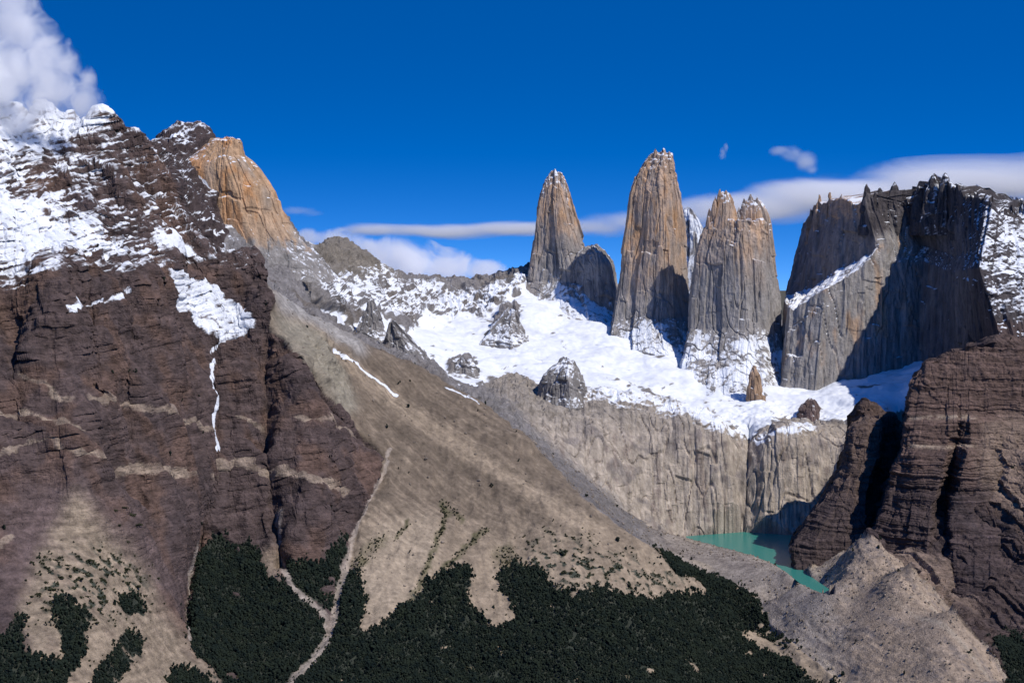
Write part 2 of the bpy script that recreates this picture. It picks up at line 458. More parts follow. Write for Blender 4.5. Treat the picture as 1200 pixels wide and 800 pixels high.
# snow
M_snow_hi = poly_mask([[(-200, -100), (140, -100), (185, 160), (210, 210), (255, 270), (290, 300), (300, 330), (262, 318), (240, 325), (200, 318), (180, 322), (150, 330), (110, 322), (60, 328), (20, 338), (-200, 345)]], 5)
M_snow_top = poly_mask([[(-200, -100), (125, -100), (128, 140), (105, 165), (60, 180), (30, 200), (0, 225), (-200, 230)],
                        [(0, 225), (60, 230), (120, 270), (150, 290), (120, 300), (60, 300), (0, 320), (-200, 320), (-200, 220)]], 6)
M_snow_fix = poly_mask([[(190, 320), (205, 322), (250, 343), (288, 364), (300, 372), (296, 386), (262, 403), (246, 392), (225, 372), (205, 350)], [(172, 282), (205, 276), (222, 300), (214, 310), (190, 300)],
                        [(68, 362), (82, 357), (88, 362), (72, 371)], [(96, 357), (150, 340), (154, 345), (105, 358)]], 1)
M_snow_spur = line_mask([([(388, 412), (410, 428), (440, 448), (466, 466)], 1.1), ([(522, 452), (545, 464)], 1.3), ([(548, 464), (562, 472)], 1.0)])
M_snow_line = line_mask([([(262, 398), (252, 405), (245, 416), (241, 440), (240, 470), (240.5, 506), (240, 530)], 1.05)])
ICE = [[(352, 352), (395, 362), (415, 378), (440, 362), (450, 368), (478, 388), (500, 362), (528, 378), (545, 366), (560, 372), (600, 350), (640, 318), (668, 320), (700, 350), (712, 345), (740, 360), (790, 375), (830, 385), (880, 385),
        (905, 405), (918, 400), (912, 430), (930, 425), (955, 425), (1000, 425), (1058, 425), (1090, 425), (1090, 470), (1000, 500), (965, 492), (945, 492), (915, 492), (895, 502), (880, 518), (868, 508), (850, 492), (828, 480), (800, 478), (780, 464), (740, 462), (715, 458), (690, 458), (668, 466), (640, 462),
        (600, 444), (570, 446), (560, 462), (535, 455), (520, 440), (500, 428), (470, 420), (440, 405), (410, 395), (380, 375)]]
ICE_HOLES = [[(524, 424), (548, 422), (562, 430), (550, 436), (526, 434)], [(578, 448), (600, 440), (628, 450), (650, 460), (652, 475), (600, 475), (570, 462)], [(588, 362), (604, 356), (610, 372), (604, 394), (582, 394), (576, 386)],
             [(942, 474), (956, 471), (962, 480), (948, 485)]]
M_ice = poly_mask(ICE, 1) * (1 - poly_mask(ICE_HOLES, 1))
M_dusted = poly_mask([[(392, 325), (440, 312), (470, 335), (520, 335), (560, 345), (600, 330), (640, 310), (660, 335), (640, 348), (560, 376), (520, 384), (470, 375), (420, 370), (395, 360)],
                      [(345, 285), (365, 292), (400, 345), (395, 360), (360, 330)], [(660, 455), (720, 455), (830, 478), (880, 505), (960, 492), (960, 505), (880, 522), (800, 490), (690, 470), (650, 480)]], 6)


def col3(*c):
    return np.array(c, np.float32)


BROWN = col3(.094, .067, .061); BROWN2 = col3(.070, .052, .050); TAN = col3(.285, .222, .158); TANL = col3(.345, .275, .20); SPURC = col3(.155, .12, .088)
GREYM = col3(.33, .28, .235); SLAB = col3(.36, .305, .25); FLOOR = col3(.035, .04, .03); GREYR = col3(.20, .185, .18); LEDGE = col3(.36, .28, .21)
BUTTE = col3(.105, .072, .060); SCRUB = col3(.085, .08, .04)


# ------------------------------------------------------------------ the land as one sheet, cut into its landforms
NR = 1500
fpx = np.arange(-130, 1331, 1.3)
pyc = HY - (Hc - ALT) * F / GD
dpy = np.abs(np.gradient(pyc, axis=1))
run = np.minimum.accumulate(pyc, axis=1)
vis = pyc <= run + 3
wgt = np.where(vis, dpy, dpy * .12) + 0.35
wgt[:, gD > 9300] = 0.06


def gauss1(a, ax, s):
    r = int(3 * s); k = np.exp(-.5 * (np.arange(-r, r + 1) / s) ** 2); k /= k.sum()
    p = np.pad(a, [(r, r) if q == ax else (0, 0) for q in (0, 1)], mode='edge')
    return np.apply_along_axis(lambda v: np.convolve(v, k, 'valid'), ax, p)


wgt = gauss1(gauss1(wgt, 1, 2.0), 0, 2.0)
cum = np.cumsum(wgt, axis=1); cum = (cum - cum[:, :1]) / (cum[:, -1:] - cum[:, :1])
tt = np.linspace(0, 1, NR)
rowsD = np.stack([np.interp(tt, cum[i], gD) for i in range(len(gpx))])      # coarse columns
ci = (fpx - PX0) / PXS
i0 = np.floor(ci).astype(int); fr = (ci - i0)[:, None]
DD = rowsD[i0] * (1 - fr) + rowsD[np.minimum(i0 + 1, len(gpx) - 1)] * fr
PXg = np.repeat(fpx[:, None], NR, 1)
Z = hgt(PXg, DD)
P = np.stack([(PXg - 600) * DD / F, DD, Z], -1).astype(np.float64)

# gullies, streams and couloirs cut into the land
GULLIES = [([(55, 345), (66, 430), (84, 520), (95, 600)], 60, -55), ([(205, 335), (198, 420), (200, 520), (195, 590)], 34, -34), ([(282, 410), (284, 480), (286, 560), (290, 620)], 26, -34),
           ([(345, 440), (362, 500), (368, 560), (366, 620)], 34, -34), ([(150, 350), (140, 420), (150, 500), (165, 570)], 30, 40), ([(100, 350), (104, 400), (108, 450)], 22, 30),
           ([(185, 182), (196, 220), (215, 270), (240, 310)], 22, -30), ([(160, 190), (180, 240), (205, 290), (235, 330)], 26, 26), ([(120, 150), (128, 200), (150, 250)], 30, -30),
           ([(262, 330), (290, 345), (305, 370), (296, 392)], 26, -26),
           ([(256, 405), (250, 440), (249, 480), (249, 520), (246, 560), (236, 600), (224, 640), (218, 690), (218, 730)], 16, 60),
           ([(310, 395), (312, 430), (313, 480), (315, 540), (320, 570), (328, 620), (331, 660)], 15, 62),
           ([(352, 430), (390, 490), (430, 520), (452, 534)], 14, 14),
           ([(448, 552), (436, 578), (426, 600), (415, 622), (405, 660), (398, 690), (393, 720), (388, 740)], 18, 12),
           ([(12, 350), (20, 400), (14, 440), (22, 490)], 30, 40), ([(120, 500), (128, 540), (120, 580)], 22, 14), ([(180, 430), (185, 480), (190, 530)], 20, 14),
           ([(1056, 462), (1058, 500), (1040, 530), (1028, 560), (1020, 600), (1018, 620)], 38, 115), ([(1012, 500), (1008, 540), (1000, 585), (985, 620)], 34, -60),
           ([(1172, 600), (1160, 640), (1150, 690)], 30, 25), ([(1108, 620), (1114, 660), (1124, 700)], 16, 34), ([(878, 500), (876, 540), (873, 580), (871, 618)], 9, 40)]
for pts, w, dep in GULLIES:
    far = pts[0][0] == 878
    H3 = np.array([hit(a, b, 6950 if far else 3400) for a, b in pts])
    cxa, cya = H3[:, 0].min() - 4 * w, H3[:, 1].min() - 4 * w
    cxb, cyb = H3[:, 0].max() + 4 * w, H3[:, 1].max() + 4 * w
    sel = (P[..., 0] > cxa) & (P[..., 0] < cxb) & (P[..., 1] > cya) & (P[..., 1] < cyb)
    q = P[sel]
    best = np.full(len(q), 1e9)
    wob = 7 * noise3(q[:, 0] / 40, q[:, 1] / 40, 0 * q[:, 0])
    for a, b in zip(H3[:-1], H3[1:]):
        L = b[:2] - a[:2]
        t = np.clip(((q[:, 0] - a[0]) * L[0] + (q[:, 1] - a[1]) * L[1]) / max((L ** 2).sum(), 1e-6), 0, 1)
        best = np.minimum(best, np.hypot(q[:, 0] - a[0] - t * L[0], q[:, 1] - a[1] - t * L[1]))
    q[:, 2] -= dep * np.exp(-((best + wob) / w) ** 2)
    P[sel] = q


def grid_normals(P):
    du = np.gradient(P, axis=0); dv = np.gradient(P, axis=1)
    N = np.cross(du, dv)
    N /= np.linalg.norm(N, axis=-1, keepdims=True) + 1e-12
    return N


px, py = proj(P)
# near or far side of the first skyline
DB = np.interp(fpx, [-130, 120, 180, 250, 300, 345, 400, 450, 500, 560, 620, 680, 740, 800, 870, 960, 1000, 1060, 1130, 1330],
               [5950, 5850, 5750, 5800, 5900, 6000, 6150, 6300, 6350, 6450, 6600, 6650, 6800, 6900, 6950, 6950, 6950, 7050, 7050, 7000])
near = DD < DB[:, None]
x, y, z = P[..., 0], P[..., 1], P[..., 2]
jx = 5 * fbm(x / 60, y / 60, z / 60, 3, seed=4.0); jy = 5 * fbm(x / 60, y / 60, z / 60, 3, seed=9.0)
jpx, jpy = px + jx, py + jy
left = (look(M_left, px + .4 * jx, py + .4 * jy) > .5) & near
mor = (look(M_moraine, px + .3 * jx, py + .3 * jy) > .5) & near & ~left
footm = poly_mask([[(922, 590), (1012, 590), (1008, 627), (985, 642), (952, 668), (926, 655)]])
mor &= ~((look(footm, px, py) > .5) & (DD > 6100))
but = (look(M_butte, px + .2 * jx, py + .2 * jy) > .5) & near & ~left & ~mor
but |= near & (px > 990) & (DD > 6200)
mor &= ~but
spur = near & ~left & ~mor & ~but
ice_v = look(M_ice, px + .5 * jx, py + .5 * jy)
far = ~near
REG = np.zeros(px.shape, np.int8)          # 0 left massif, 1 spur, 2 moraine, 3 butte, 4 ice, 5 slabs, 6 cirque wall
REG[spur] = 1; REG[mor] = 2; REG[but] = 3
slab = far & (px > 565) & (py > 440) & (DD < 7450)
REG[far] = 6; REG[slab] = 5
REG[far & (ice_v > .5)] = 4


def wmask(m, s=3):
    return gauss1(m.astype(float), 0, s) if s else m.astype(float)


def blur2(a, n=2):
    a = a.astype(np.float32)
    for _ in range(n):
        a = (np.roll(a, 1, 0) + np.roll(a, -1, 0) + np.roll(a, 1, 1) + np.roll(a, -1, 1) + 2 * a) / 6
    return a


W = [blur2(REG == k, 6) for k in range(7)]
cone = look(M_cone, jpx, jpy) * near; dust = look(M_dust, jpx, jpy) * near
fj = fbm(x / 24, y / 24, 0 * x, 3, seed=91.)
forest = sstep(.16, .62, look(soften(M_forest, 6), px + .6 * jx, py + .6 * jy) + .34 * fj) * sstep(-.80, -.66, fbm(x / 60, y / 60, 0 * x, 2, seed=95.)) * near
N = grid_normals(P)
flip = np.sign(N[..., 2:3]); N = N * np.where(flip == 0, 1, flip)

disp = np.zeros(px.shape, np.float32)
hi0 = look(M_snow_hi, px, py) * near
rock = (W[0] * (1 - .85 * np.clip(cone + dust * .6, 0, 1)) + W[3]) * (1 - .8 * forest)
rock *= 1 - .7 * sstep(620, 680, py) * (px < 460)
m = rock > .01
a, b, c, r_ = x[m], y[m], z[m], rock[m]


def terrace(zd, T, seed):
    w = zd / T + .45 * noise3(zd / (2.6 * T), 0 * zd + seed, 0 * zd)
    f = w - np.floor(w)
    return T * ((.30 * f + .70 * sstep(.42, .92, f)) - f)


butv = but[m] * 1.0
slope_ok = sstep(.93, .80, np.abs(N[m][:, 2]))
zd = c - .20 * a * (1 - butv) + 16 * noise3(a / 260, b / 260, 0 * a) + 6 * noise3(a / 60, b / 60, 0 * a)
dz = (terrace(zd, 44, 1.) * (.25 + .60 * butv) + terrace(zd + 9, 17, 5.) * (.55 - .1 * butv + .35 * hi0[m])) * r_ * slope_ok
Pm = P[m]; Pm[:, 2] += dz; P[m] = Pm
N = grid_normals(P); flip = np.sign(N[..., 2:3]); N = N * np.where(flip == 0, 1, flip)
c = P[..., 2][m]
dip = c - .20 * a * (~but[m]) + 14 * noise3(a / 260, b / 260, 0 * a)
strata = noise3(dip / 17, a / 500, b / 500) + .6 * noise3(dip / 7, a / 260, b / 260)
u_ = a + .35 * b + (7 - 4 * butv) * noise3(a / 50, b / 50, c / 60) + 2 * noise3(a / 14, b / 14, c / 20)
lowq = 1 - .45 * sstep(380, 440, py[m]) * (1 - butv)
disp[m] = r_ * 30 * (ridged(a / 210, b / 210, c / 520, 2, seed=1.5) - .4) * (1 - .5 * butv) + r_ * lowq * ( 2.5 * (1 - .5 * butv) * strata
                + 2.5 * beds(dip, a, 9, 31)
                + (6 + 9 * butv) * blocks(u_, c, 62, 170, 41, .05) + (4 + 3 * butv) * blocks(u_ + 17, c, 24, 70, 47, .07) + (2.2 + .8 * butv) * blocks(u_ + 5, c, 10, 26, 53, .15)
                + 1.8 * fbm(a / 11, b / 11, c / 9, 3, seed=3.1) + 7 * ridged(a / 70, b / 70, c / 300, 2, seed=8.0) * (1 - .6 * butv))
m = (W[1] > .01)
a, b, c, r_ = x[m], y[m], z[m], W[1][m]
disp[m] += r_ * (12 * fbm(a / 260, b / 260, 0 * a, 3, seed=6.6) + 6 * ridged(a / 70, b / 200, 0 * a, 3, seed=2.2) + 1.2 * ridged(a / 22, b / 60, 0 * a, 2, seed=2.9) + 1.0 * fbm(a / 12, b / 12, c / 12, 2, seed=.3))
spur_rock = np.clip(1 - np.hypot((px - 372) / 60, (py - 430) / 65), 0, 1) * W[1]
m = spur_rock > .01
a, b, c = x[m], y[m], z[m]
disp[m] += spur_rock[m] * (26 * ridged(a / 70, b / 70, c / 90, 4, seed=5.5))
m = W[2] > .01
a, b, c, r_ = x[m], y[m], z[m], W[2][m]
lakeside = sstep(-936 + ALT, -885 + ALT, c) * .92 + .08 + .6 * sstep(-960 + ALT, -1000 + ALT, c)
disp[m] += r_ * lakeside * (7 * fbm(a / 70, b / 70, c / 70, 3, seed=1.1) + 1.5 * fbm(a / 14, b / 14, c / 14, 3, seed=2.6) + 4 * ridged(a / 60 + b / 200, b / 200, 0 * a, 2, seed=7) + 1.6 * ridged(a / 20 + b / 60, b / 160, 0 * a, 2, seed=7.7))
m = W[4] > .01
a, b, c, r_ = x[m], y[m], z[m], W[4][m]
tongue = sstep(455, 500, py[m]) * sstep(760, 800, px[m])
disp[m] += r_ * (26 * fbm(a / 240, b / 150, 0 * a, 5, seed=1.9, gain=.46) + (1.6 + 4 * tongue) * fbm(a / 22, b / 14, c / 14, 3, seed=4.4)
                 - (3 + 5 * tongue) * (1 - sstep(0, .16, np.abs(noise3(a / 90 + 4, b / 22, 0 * a)))) * sstep(-.1, .4, noise3(a / 200, b / 200, 0 * a + 3) + .6 * tongue))
m = W[5] > .01
a, b, c, r_ = x[m], y[m], z[m], W[5][m]
u_ = a + 6 * noise3(a / 50, b / 50, c / 120) + 1.5 * noise3(a / 12, b / 12, c / 30)
disp[m] += r_ * (6 * blocks(u_, c + .3 * a, 62, 300, 61) + 4 * blocks(u_ + 13, c, 23, 130, 67) + 1.8 * blocks(u_ + 5, c, 9, 60, 73, .2) + 5 * fbm(a / 90, b / 90, c / 90, 2, seed=8.8)
                 - 6 * (1 - sstep(0, .07, np.abs(noise3(a / 55, b / 90, c / 500))))
                 + 8 * sstep(505, 475, py[m]) * (beds(c + .2 * a, a, 9, 79) + ridged(a / 60, b / 60, c / 40, 3, seed=61.)))
m = W[6] > .01
a, b, c, r_ = x[m], y[m], z[m], W[6][m]
disp[m] += r_ * (20 * (ridged(a / 110, b / 130, c / 200, 4, seed=3.5) - .3) + 6 * fbm(a / 22, b / 22, c / 30, 3, seed=1.2) + 7 * ridged(a / 30, b / 60, c / 130, 2, seed=6.1))
P = P + N * disp[..., None]
# the lake basin, and a moraine low enough to look over
LAKE = [(803, 628), (870, 623), (936, 627), (931, 636), (924, 645), (934, 660), (946, 672), (960, 682), (975, 692), (971, 697), (955, 692), (940, 685), (922, 671), (905, 660), (882, 651), (860, 645), (830, 637), (806, 631)]
lkp = [(600 + 0, 0)]
lk = np.array([((a - 600) * 938 / (b - HY), 938 * F / (b - HY)) for a, b in LAKE])
lx, ly = P[..., 0], P[..., 1]
ins = np.zeros(lx.shape, bool)
for i in range(len(lk)):
    (xa, ya), (xb, yb) = lk[i], lk[(i + 1) % len(lk)]
    ins ^= ((ya > ly) != (yb > ly)) & (lx < (xb - xa) * (ly - ya) / (yb - ya) + xa)
P[..., 2] = np.where(ins, np.minimum(P[..., 2], ALT - 943), P[..., 2])
SHX = [800, 806, 830, 860, 882, 905, 922, 940, 955, 971, 976]; SHY = [629, 630.5, 637, 645, 651, 660, 671, 685, 692, 697, 696]
shy = np.interp(fpx, SHX, SHY); shD = 938 * F / (shy - HY)
cl = (fpx > 798) & (fpx < 978)
zlim = ALT + (HY - shy[:, None] - .6 * noise3(P[..., 0] / 30, P[..., 1] / 30, 0 * P[..., 0])) * P[..., 1] / F
P[..., 2] = np.where(cl[:, None] & (P[..., 1] < shD[:, None]) & (P[..., 1] > 4500), np.minimum(P[..., 2], zlim), P[..., 2])
z = P[..., 2]
N = grid_normals(P); flip = np.sign(N[..., 2:3]); N = N * np.where(flip == 0, 1, flip)
nz = N[..., 2]
x, y, z = P[..., 0], P[..., 1], P[..., 2]


# ---- colour of the ground and its snow
def mix(a, b, t):
    t = np.clip(t, 0, 1)[..., None]
    return a * (1 - t) + b * t


n_big = fbm(x / 160, y / 160, z / 120, 3, seed=12.0)
n_mid = fbm(x / 45, y / 45, z / 30, 3, seed=15.0)
base = np.zeros(P.shape, np.float32) + BROWN
base = mix(base, BROWN2, sstep(-.1, .7, n_big + .5 * n_mid) * .8)
base = mix(base, col3(.128, .080, .060), sstep(.0, .5, fbm(x / 110 + 5, y / 110, z / 160, 3, seed=19.)) * .75)
base = mix(base, BROWN * 1.5, dust * .9)
base = mix(base, TAN, cone * (1 - .25 * sstep(0, .6, n_mid)))
dip = z + .10 * x + 14 * noise3(x / 260, y / 260, 0 * x)
base[..., :] = base * (1 + (.20 * noise3(dip / 13, x / 400, y / 400) + .22 * fbm(x / 30, y / 30, z / 90, 3, seed=71.)) * (REG == 0))[..., None]
sp = REG == 1
spc = np.zeros(P.shape, np.float32) + SPURC
h0, h1 = hit(430, 415), hit(690, 598)
ud = (h1 - h0)[:2] / np.linalg.norm((h1 - h0)[:2])
su = x * ud[0] + y * ud[1]; sv = -x * ud[1] + y * ud[0]
st1 = noise3(su / 420, sv / 11, 0 * su) + .7 * noise3(su / 160, sv / 5, 0 * su + 5)
st2 = .55 * noise3(x / 8 + y / 60, y / 120, 0 * x + 2) + .5 * noise3(x / 30, y / 90, 0 * x + 9) + .6 * noise3(x / 60, z / 6, y / 60)
mixst = sstep(600, 690, py + .25 * (px - 560))
streak = st1 * (1 - mixst) + st2 * mixst
light = .22 * streak + sstep(560, 690, py) + .8 * line_mask([([(350, 370), (400, 420), (470, 480), (560, 540), (640, 590), (700, 625)], 10)])[np.clip(py - MY0, 0, MH - 1).astype(int), np.clip(px - MX0, 0, MW - 1).astype(int)]
spc = mix(spc, TAN, np.clip(light + .25 * n_mid, 0, 1))
spc = mix(spc, TANL, sstep(0, 1, look(poly_mask([[(430, 620), (510, 600), (520, 640), (470, 720), (415, 735)]], 12), px, py)) * .7)
greyband = look(poly_mask([[(300, 310), (350, 345), (400, 385), (430, 410), (420, 425), (370, 385), (330, 370)]], 6), px, py)
spc = mix(spc, col3(.30, .28, .26), greyband)
spc = mix(spc, col3(.25, .22, .17), look(poly_mask([[(315, 365), (370, 395), (400, 440), (420, 480), (400, 490), (350, 430), (330, 400)]], 5), px, py))
spc = mix(spc, SPURC * .8, line_mask([([(395, 412), (430, 430), (480, 462), (520, 490)], 6), ([(455, 500), (560, 560), (640, 620)], 7)])[np.clip(py + .8 * jy + 5 * n_mid - MY0, 0, MH - 1).astype(int), np.clip(px + jx - MX0, 0, MW - 1).astype(int)] * .6)
spc = spc * (1 + .20 * streak + .16 * fbm(x / 9, y / 9, z / 9, 3, seed=81.) + .14 * n_mid)[..., None]
base[sp] = spc[sp]
mo = REG == 2
moc = mix(np.zeros(P.shape, np.float32) + GREYM, col3(.36, .265, .185), sstep(950, 1020, px + 20 * n_mid) * .75)
moc = mix(moc, col3(.21, .175, .155), sstep(.0, .6, noise3(x / 30 + y / 90, y / 200, 0 * x + 4) + .5 * fbm(x / 14, y / 14, z / 14, 2, seed=23.)) * .75)
moc = mix(moc, col3(.42, .345, .26), sstep(.3, .6, noise3(x / 45 + y / 120 + 7, y / 260, 0 * x + 8)) * .7)
moc = mix(moc, col3(.175, .16, .155), sstep(800, 740, px + 14 * n_mid))
base[mo] = moc[mo]
bt = REG == 3
bc = np.zeros(P.shape, np.float32) + BUTTE
bc = mix(bc, BROWN2 * .9, sstep(.0, .6, n_big) * .7 + sstep(560, 620, py) * .5)
bc = mix(bc, col3(.255, .185, .14), look(poly_mask([[(1150, 500), (1200, 480), (1400, 480), (1400, 610), (1200, 610), (1150, 570), (1140, 530)], [(1035, 645), (1060, 640), (1100, 660), (1150, 720), (1110, 715), (1060, 668)]], 8), jpx, jpy) * .85)
bc = bc * (1 + .28 * noise3(dip / 11, x / 600, y / 600))[..., None]
base[bt] = bc[bt]
base = mix(base, LEDGE, sstep(.42, .62, look(M_ledge, px + .9 * jx, py + .6 * jy) + .30 * fbm(x / 9, y / 9, z / 5, 3, seed=66.)) * near * (.6 + .4 * n_mid))
scr = look(M_scrub, jpx, jpy) * near
base = mix(base, SCRUB, scr * (.7 + .5 * n_mid))
spot = look(M_spot, jpx, jpy) * near * sstep(.12, .35, fbm(x / 26, y / 20, z / 20, 2, seed=31.))
base = mix(base, FLOOR * 1.4, spot)
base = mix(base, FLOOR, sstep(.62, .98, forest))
base = mix(base, col3(.36, .30, .25), sstep(.25, .7, look(M_stream, px + .5 * jx, py + .3 * jy) + .25 * fbm(x / 10, y / 10, z / 10, 2, seed=55.)) * near * (.75 + .3 * n_mid))
sl = REG == 5
slc = mix(np.zeros(P.shape, np.float32) + SLAB, col3(.22, .19, .17), sstep(.1, .8, n_big + n_mid * .6))
slc = mix(slc, col3(.27, .235, .20), sstep(520, 470, py))
slc = slc * (1 + .22 * noise3(x / 14, 0 * y, z / 400) * sstep(480, 540, py) + .16 * fbm(x / 25, y / 25, z / 25, 3, seed=77.))[..., None]
slc = mix(slc, col3(.21, .165, .14), sstep(.10, .5, noise3(x / 26, 0 * y + 4, z / 300) + .4 * n_mid) * sstep(480, 530, py) * .65)
slc = mix(slc, col3(.19, .175, .168), sstep(640, 612, px + 8 * n_mid - (py - 500) * 1.08))
base[sl] = slc[sl]
base[REG == 4] = col3(.17, .155, .145)
cw = REG == 6
cwc = mix(np.zeros(P.shape, np.float32) + GREYR, col3(.15, .13, .115), sstep(.0, .6, n_big))
cwc = mix(cwc, BROWN2, ((px < 262) & (DD < 7300)) * 1.0)
cwc = mix(cwc, col3(.20, .175, .145), look(poly_mask([[(350, 285), (400, 280), (450, 312), (470, 330), (440, 325), (400, 330), (375, 305)]], 4), px, py))
base[cw] = cwc[cw]

snow = np.zeros(px.shape, np.float32)
bed = z - .28 * x - .1 * y + 22 * noise3(x / 170, y / 170, 0 * x)
s_str = noise3(bed / 12, x / 200 + y / 260, y / 250) + .6 * noise3(bed / 4.5, x / 60 + y / 80, y / 80 + 9)
s_big = fbm(x / 75, y / 75, bed / 55, 3, seed=40.)
sl_ = sstep(.38, .86, nz)
hi = look(M_snow_hi, jpx, jpy); top = look(M_snow_top, jpx, jpy); fix = np.maximum(look(M_snow_fix, px + .7 * jx, py + .7 * jy) * np.clip(.70 + .35 * noise3(x / 26, y / 26, z / 12) + .25 * noise3(x / 9, y / 9, z / 6), 0, 1), np.maximum(1.2 * look(M_snow_line, px, py), .78 * look(M_snow_spur, px + .3 * jx, py + .3 * jy)))
nearleft = near & left
snow = np.where(near, np.clip(hi * (.09 + .42 * sstep(.30, .80, nz) + .38 * top + .30 * s_str + .22 * s_big), 0, 1), snow)
snow = np.where(near, np.maximum(snow, fix * (1.1 + .25 * n_mid)), snow)
dd_ = look(M_dusted, jpx, jpy)
backpk = far & (px < 275)
ice_s = look(soften(M_ice, 7), jpx, jpy)
snow = np.where(far, np.maximum(np.clip(ice_v * 1.0, 0, 1) * np.clip(.12 + .88 * sstep(.3, .98, ice_s + .40 * s_big + .26 * s_str), 0, 1), np.clip(dd_ * (.30 + .55 * sstep(.3, .8, nz) + .35 * n_mid), 0, 1)), snow)
snow = np.where(backpk, np.clip(-.06 + .55 * sstep(.45, .75, nz) + .35 * s_str + .3 * s_big, 0, 1), snow)
snow = snow.astype(np.float32)


# ------------------------------------------------------------------ materials
def rock_material(name, fleck=(.03, .03, .03), fleck_amt=.5, streak=(.03, .03, .03), streak_amt=.4, bump=4.0, bump_scale=.09, bump2=(.2, .2, .2), snow_rag=.5, rough=.95, tilt=(-.28, -.1, 1.0), snow_grain=(.035, .035, .14)):
    mt = bpy.data.materials.new(name); mt.use_nodes = True
    nt = mt.node_tree; n = nt.nodes; l = nt.links
    n.clear()
    out = n.new('ShaderNodeOutputMaterial'); bs = n.new('ShaderNodeBsdfPrincipled')
    geo = n.new('ShaderNodeNewGeometry')
    at = n.new('ShaderNodeAttribute'); at.attribute_name = 'ground_colour'
    sn = n.new('ShaderNodeAttribute'); sn.attribute_name = 'snow'

    def nz_(scale3, detail, rgh=.6, sc=1.0):
        mp = n.new('ShaderNodeVectorMath'); mp.operation = 'MULTIPLY'; mp.inputs[1].default_value = scale3
        l.new(geo.outputs['Position'], mp.inputs[0])
        t = n.new('ShaderNodeTexNoise'); t.inputs['Scale'].default_value = sc; t.inputs['Detail'].default_value = detail; t.inputs['Roughness'].default_value = rgh
        l.new(mp.outputs[0], t.inputs['Vector'])
        return t.outputs['Fac']

    def gain(o, amt):
        mr = n.new('ShaderNodeMapRange'); mr.inputs['From Min'].default_value = .28; mr.inputs['From Max'].default_value = .72
        mr.inputs['To Min'].default_value = 1 - amt; mr.inputs['To Max'].default_value = 1 + amt; mr.clamp = False
        l.new(o, mr.inputs['Value']); return mr.outputs[0]
    f1 = nz_(fleck, 8, .76); f2 = nz_(streak, 4, .6)
    mul = n.new('ShaderNodeMath'); mul.operation = 'MULTIPLY'
    l.new(gain(f1, fleck_amt), mul.inputs[0]); l.new(gain(f2, streak_amt), mul.inputs[1])
    cm = n.new('ShaderNodeVectorMath'); cm.operation = 'SCALE'
    l.new(at.outputs['Color'], cm.inputs[0]); l.new(mul.outputs[0], cm.inputs['Scale'])
    # ragged snow edge
    tl = n.new('ShaderNodeVectorMath'); tl.operation = 'DOT_PRODUCT'; tl.inputs[1].default_value = tilt
    l.new(geo.outputs['Position'], tl.inputs[0])
    sp_ = n.new('ShaderNodeSeparateXYZ'); l.new(geo.outputs['Position'], sp_.inputs[0])
    cb = n.new('ShaderNodeCombineXYZ'); l.new(sp_.outputs['X'], cb.inputs['X']); l.new(sp_.outputs['Y'], cb.inputs['Y']); l.new(tl.outputs['Value'], cb.inputs['Z'])
    sm_ = n.new('ShaderNodeVectorMath'); sm_.operation = 'MULTIPLY'; sm_.inputs[1].default_value = snow_grain; l.new(cb.outputs[0], sm_.inputs[0])
    st_ = n.new('ShaderNodeTexNoise'); st_.inputs['Scale'].default_value = 1.0; st_.inputs['Detail'].default_value = 6; st_.inputs['Roughness'].default_value = .72; st_.inputs['Distortion'].default_value = .4
    l.new(sm_.outputs[0], st_.inputs['Vector'])
    f3 = st_.outputs['Fac']
    s1 = n.new('ShaderNodeMath'); s1.operation = 'SUBTRACT'; l.new(f3, s1.inputs[0]); s1.inputs[1].default_value = .5
    s2 = n.new('ShaderNodeMath'); s2.operation = 'MULTIPLY_ADD'; l.new(s1.outputs[0], s2.inputs[0]); s2.inputs[1].default_value = snow_rag * 2
    l.new(sn.outputs['Fac'], s2.inputs[2])
    s3 = n.new('ShaderNodeMapRange'); s3.inputs['From Min'].default_value = .33; s3.inputs['From Max'].default_value = .67; s3.interpolation_type = 'SMOOTHSTEP'
    l.new(s2.outputs[0], s3.inputs['Value'])
    mx = n.new('ShaderNodeMix'); mx.data_type = 'RGBA'
    l.new(s3.outputs[0], mx.inputs['Factor']); l.new(cm.outputs[0], mx.inputs['A']); sc_ = n.new('ShaderNodeVectorMath'); sc_.operation = 'SCALE'; sc_.inputs[0].default_value = (.73, .75, .785)
    l.new(gain(nz_((.012, .012, .02), 7, .7), .16), sc_.inputs['Scale']); l.new(sc_.outputs[0], mx.inputs['B'])
    l.new(mx.outputs['Result'], bs.inputs['Base Color'])
    bs.inputs['Roughness'].default_value = rough
    bs.inputs['Specular IOR Level'].default_value = .15
    h1 = nz_((bump_scale,) * 3, 6, .62); h2 = nz_(bump2, 4, .6)
    ad = n.new('ShaderNodeMath'); ad.operation = 'ADD'; l.new(h1, ad.inputs[0]); l.new(h2, ad.inputs[1])
    am = n.new('ShaderNodeMapRange'); am.inputs['To Min'].default_value = 1.0; am.inputs['To Max'].default_value = .30
    l.new(s3.outputs[0], am.inputs['Value'])
    bm = n.new('ShaderNodeBump'); bm.inputs['Distance'].default_value = bump
    l.new(am.outputs[0], bm.inputs['Strength']); l.new(ad.outputs[0], bm.inputs['Height'])
    l.new(bm.outputs[0], bs.inputs['Normal'])
    l.new(bs.outputs[0], out.inputs['Surface'])
    return mt


